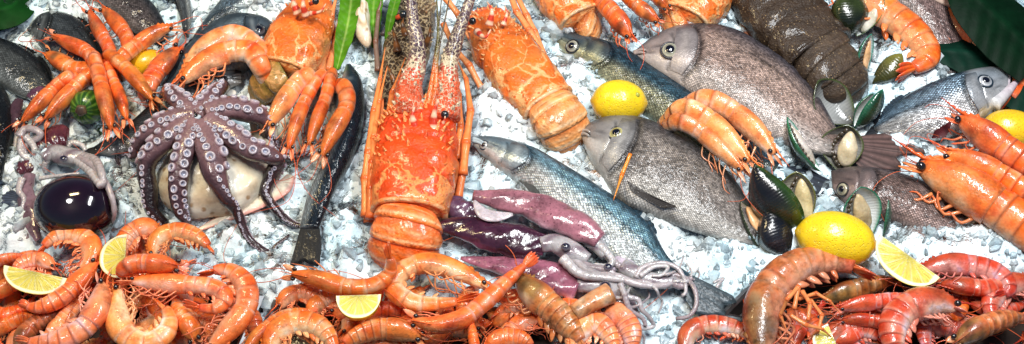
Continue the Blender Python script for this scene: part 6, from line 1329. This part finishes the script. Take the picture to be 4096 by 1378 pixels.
leaf('lettuce_leaf', 'bright green lettuce leaf left of the dark raw lobster', 'lettuce', [(1885, 240, .012), (1880, 150, .025), (1878, 50, .04), (1890, -60, .05)], [12, 34, 46, 50], (.08, .25, .012), 'lettuce_leaf', (.2, .38, .06), cup=.3, wave=.16)
leaf('lettuce_leaf', 'narrow green lettuce leaf between the raw lobster and its leg', 'lettuce', [(1945, 200, .03), (1965, 100, .05), (1990, 0, .06), (2000, -60, .06)], [10, 22, 26, 26], (.07, .22, .012), 'lettuce_leaf', (.18, .32, .05), cup=.2, wave=.12)
o = slab('conch_shell', [(1780, -60), (1850, -70), (1868, 20), (1862, 130), (1870, 215), (1845, 245), (1800, 200), (1775, 130), (1785, 40)], .03, .006, (.74, .64, .46), 'sea_shell', None, .014, colf=lambda q: np.array(lerp((.76, .70, .58), (.50, .30, .12), max(0, math.sin(q * 15)) * .8)))
tag(o, 'cream and brown conch shell between the two lettuce leaves', 'seashell')
o = slab('scallop_shell', [(4640, -60), (4760, -90), (4900, -60), (4925, 20), (4860, 55), (4780, 40), (4700, 10)], .055, .006, (.45, .30, .22), 'sea_shell', None, .016, colf=lambda q: np.array(lerp((.46, .28, .20), (.70, .58, .48), .5 + .5 * math.sin(q * 40))))
tag(o, 'ridged brown scallop shell at the top edge above the leaves', 'seashell')
# ---- steel trays under the prawns
def mat_steel():
    t = NT('steel'); n = t.noise(60, 3, .6, t.pos()); t.bsdf(color=(.30, .31, .32), metal=1.0, rough=t.math('ADD', t.math('MULTIPLY', n, .3), .25)); M['steel'] = t.m
mat_steel()
def tray(label, corners, depth):
    cs = [np.array([*K(x, y, .026)[:2], .026]) for x, y in corners]; c = np.mean(cs, 0); root = thing('metal_tray', label, 'tray', [c[0], c[1], 0], 'steel prawn trays')
    outer = spline(np.array(cs + [cs[0]]), 5)[:0]; n = 4; mb = MB(); V = []
    for off, z in ((1.0, .010), (1.0, .026), (.975, .029), (.955, .026), (.93, -.006)):
        for p in cs: V.append([c[0] + (p[0] - c[0]) * off, c[1] + (p[1] - c[1]) * off, z])
    mb.add(V, grid_faces(5, 4), (1, 1, 1)); mb.build('rim', M['steel'], root, smooth=False)
    mb = MB(); mb.add([[*V[16 + i][:2], -.0055] for i in range(4)], [(0, 1, 2, 3)], (.035, .022, .016)); mb.build('base', M['limb'], root, smooth=False)  # base coloured dark brown, not steel: painted shade for the gaps between prawns
    return [p[:2] for p in cs]
TRAYS = [tray('steel tray heaped with prawns at the bottom left', [(-260, 1330), (1330, 1490), (1130, 1960), (-350, 1960)], .03),
         tray('steel tray heaped with prawns in the bottom middle', [(1375, 1510), (2900, 1560), (3080, 1960), (1190, 1960)], .03),
         tray('steel tray heaped with big prawns at the bottom right', [(3620, 1580), (3800, 1400), (5500, 1400), (5500, 1960)], .03)]
def blocked(x, y): return any(inpoly(x, y, t) for t in TRAYS)
build_ice()
# ------------------------------------------------------------------ light: daylight under a market awning, with its lamps
w = bpy.data.worlds.new('World'); SC.world = w; w.use_nodes = True
nt = w.node_tree; nt.nodes.clear()
sky = nt.nodes.new('ShaderNodeTexSky'); sky.sky_type = 'NISHITA'; sky.sun_disc = False
sky.sun_elevation = math.radians(70); sky.sun_rotation = math.radians(190)
bg = nt.nodes.new('ShaderNodeBackground'); bg.inputs[1].default_value = 0.04
wo = nt.nodes.new('ShaderNodeOutputWorld'); nt.links.new(sky.outputs[0], bg.inputs[0]); nt.links.new(bg.outputs[0], wo.inputs[0])
def aim(o, d): o.rotation_euler = Vector(d).to_track_quat('-Z', 'Y').to_euler()
sl = bpy.data.lights.new('sun', 'SUN'); sl.energy = 1.65; sl.angle = math.radians(12); sl.color = (1, 0.97, 0.93)
so = bpy.data.objects.new('sun', sl); COL.objects.link(so); aim(so, (0.16, 0.04, -1.0))
def lamp(name, loc, target, sx, sy, power, color):
    a = bpy.data.lights.new(name, 'AREA'); a.shape = 'RECTANGLE'; a.size = sx; a.size_y = sy; a.energy = power; a.color = color
    o = bpy.data.objects.new(name, a); COL.objects.link(o); o.location = loc; aim(o, Vector(target) - Vector(loc)); return o
lamp('market_lamp', (0.45, 0.05, 1.35), (0.3, 0.05, 0), 0.9, 0.16, 23, (0.95, 0.98, 1.0))
lamp('market_lamp', (-0.62, 0.22, 0.95), (-0.55, 0.05, 0), 0.30, 0.10, 5.0, (1.0, 0.78, 0.42))
SC.view_settings.view_transform = 'Standard'; SC.view_settings.look = 'None'
SC.view_settings.exposure = 0; SC.view_settings.gamma = 1
SC.render.engine = 'CYCLES'
cy = SC.cycles
cy.max_bounces = 12; cy.diffuse_bounces = 8; cy.glossy_bounces = 3; cy.transmission_bounces = 10; cy.transparent_max_bounces = 24
cy.caustics_reflective = False; cy.caustics_refractive = False; cy.sample_clamp_indirect = 4
cy.use_denoising = True
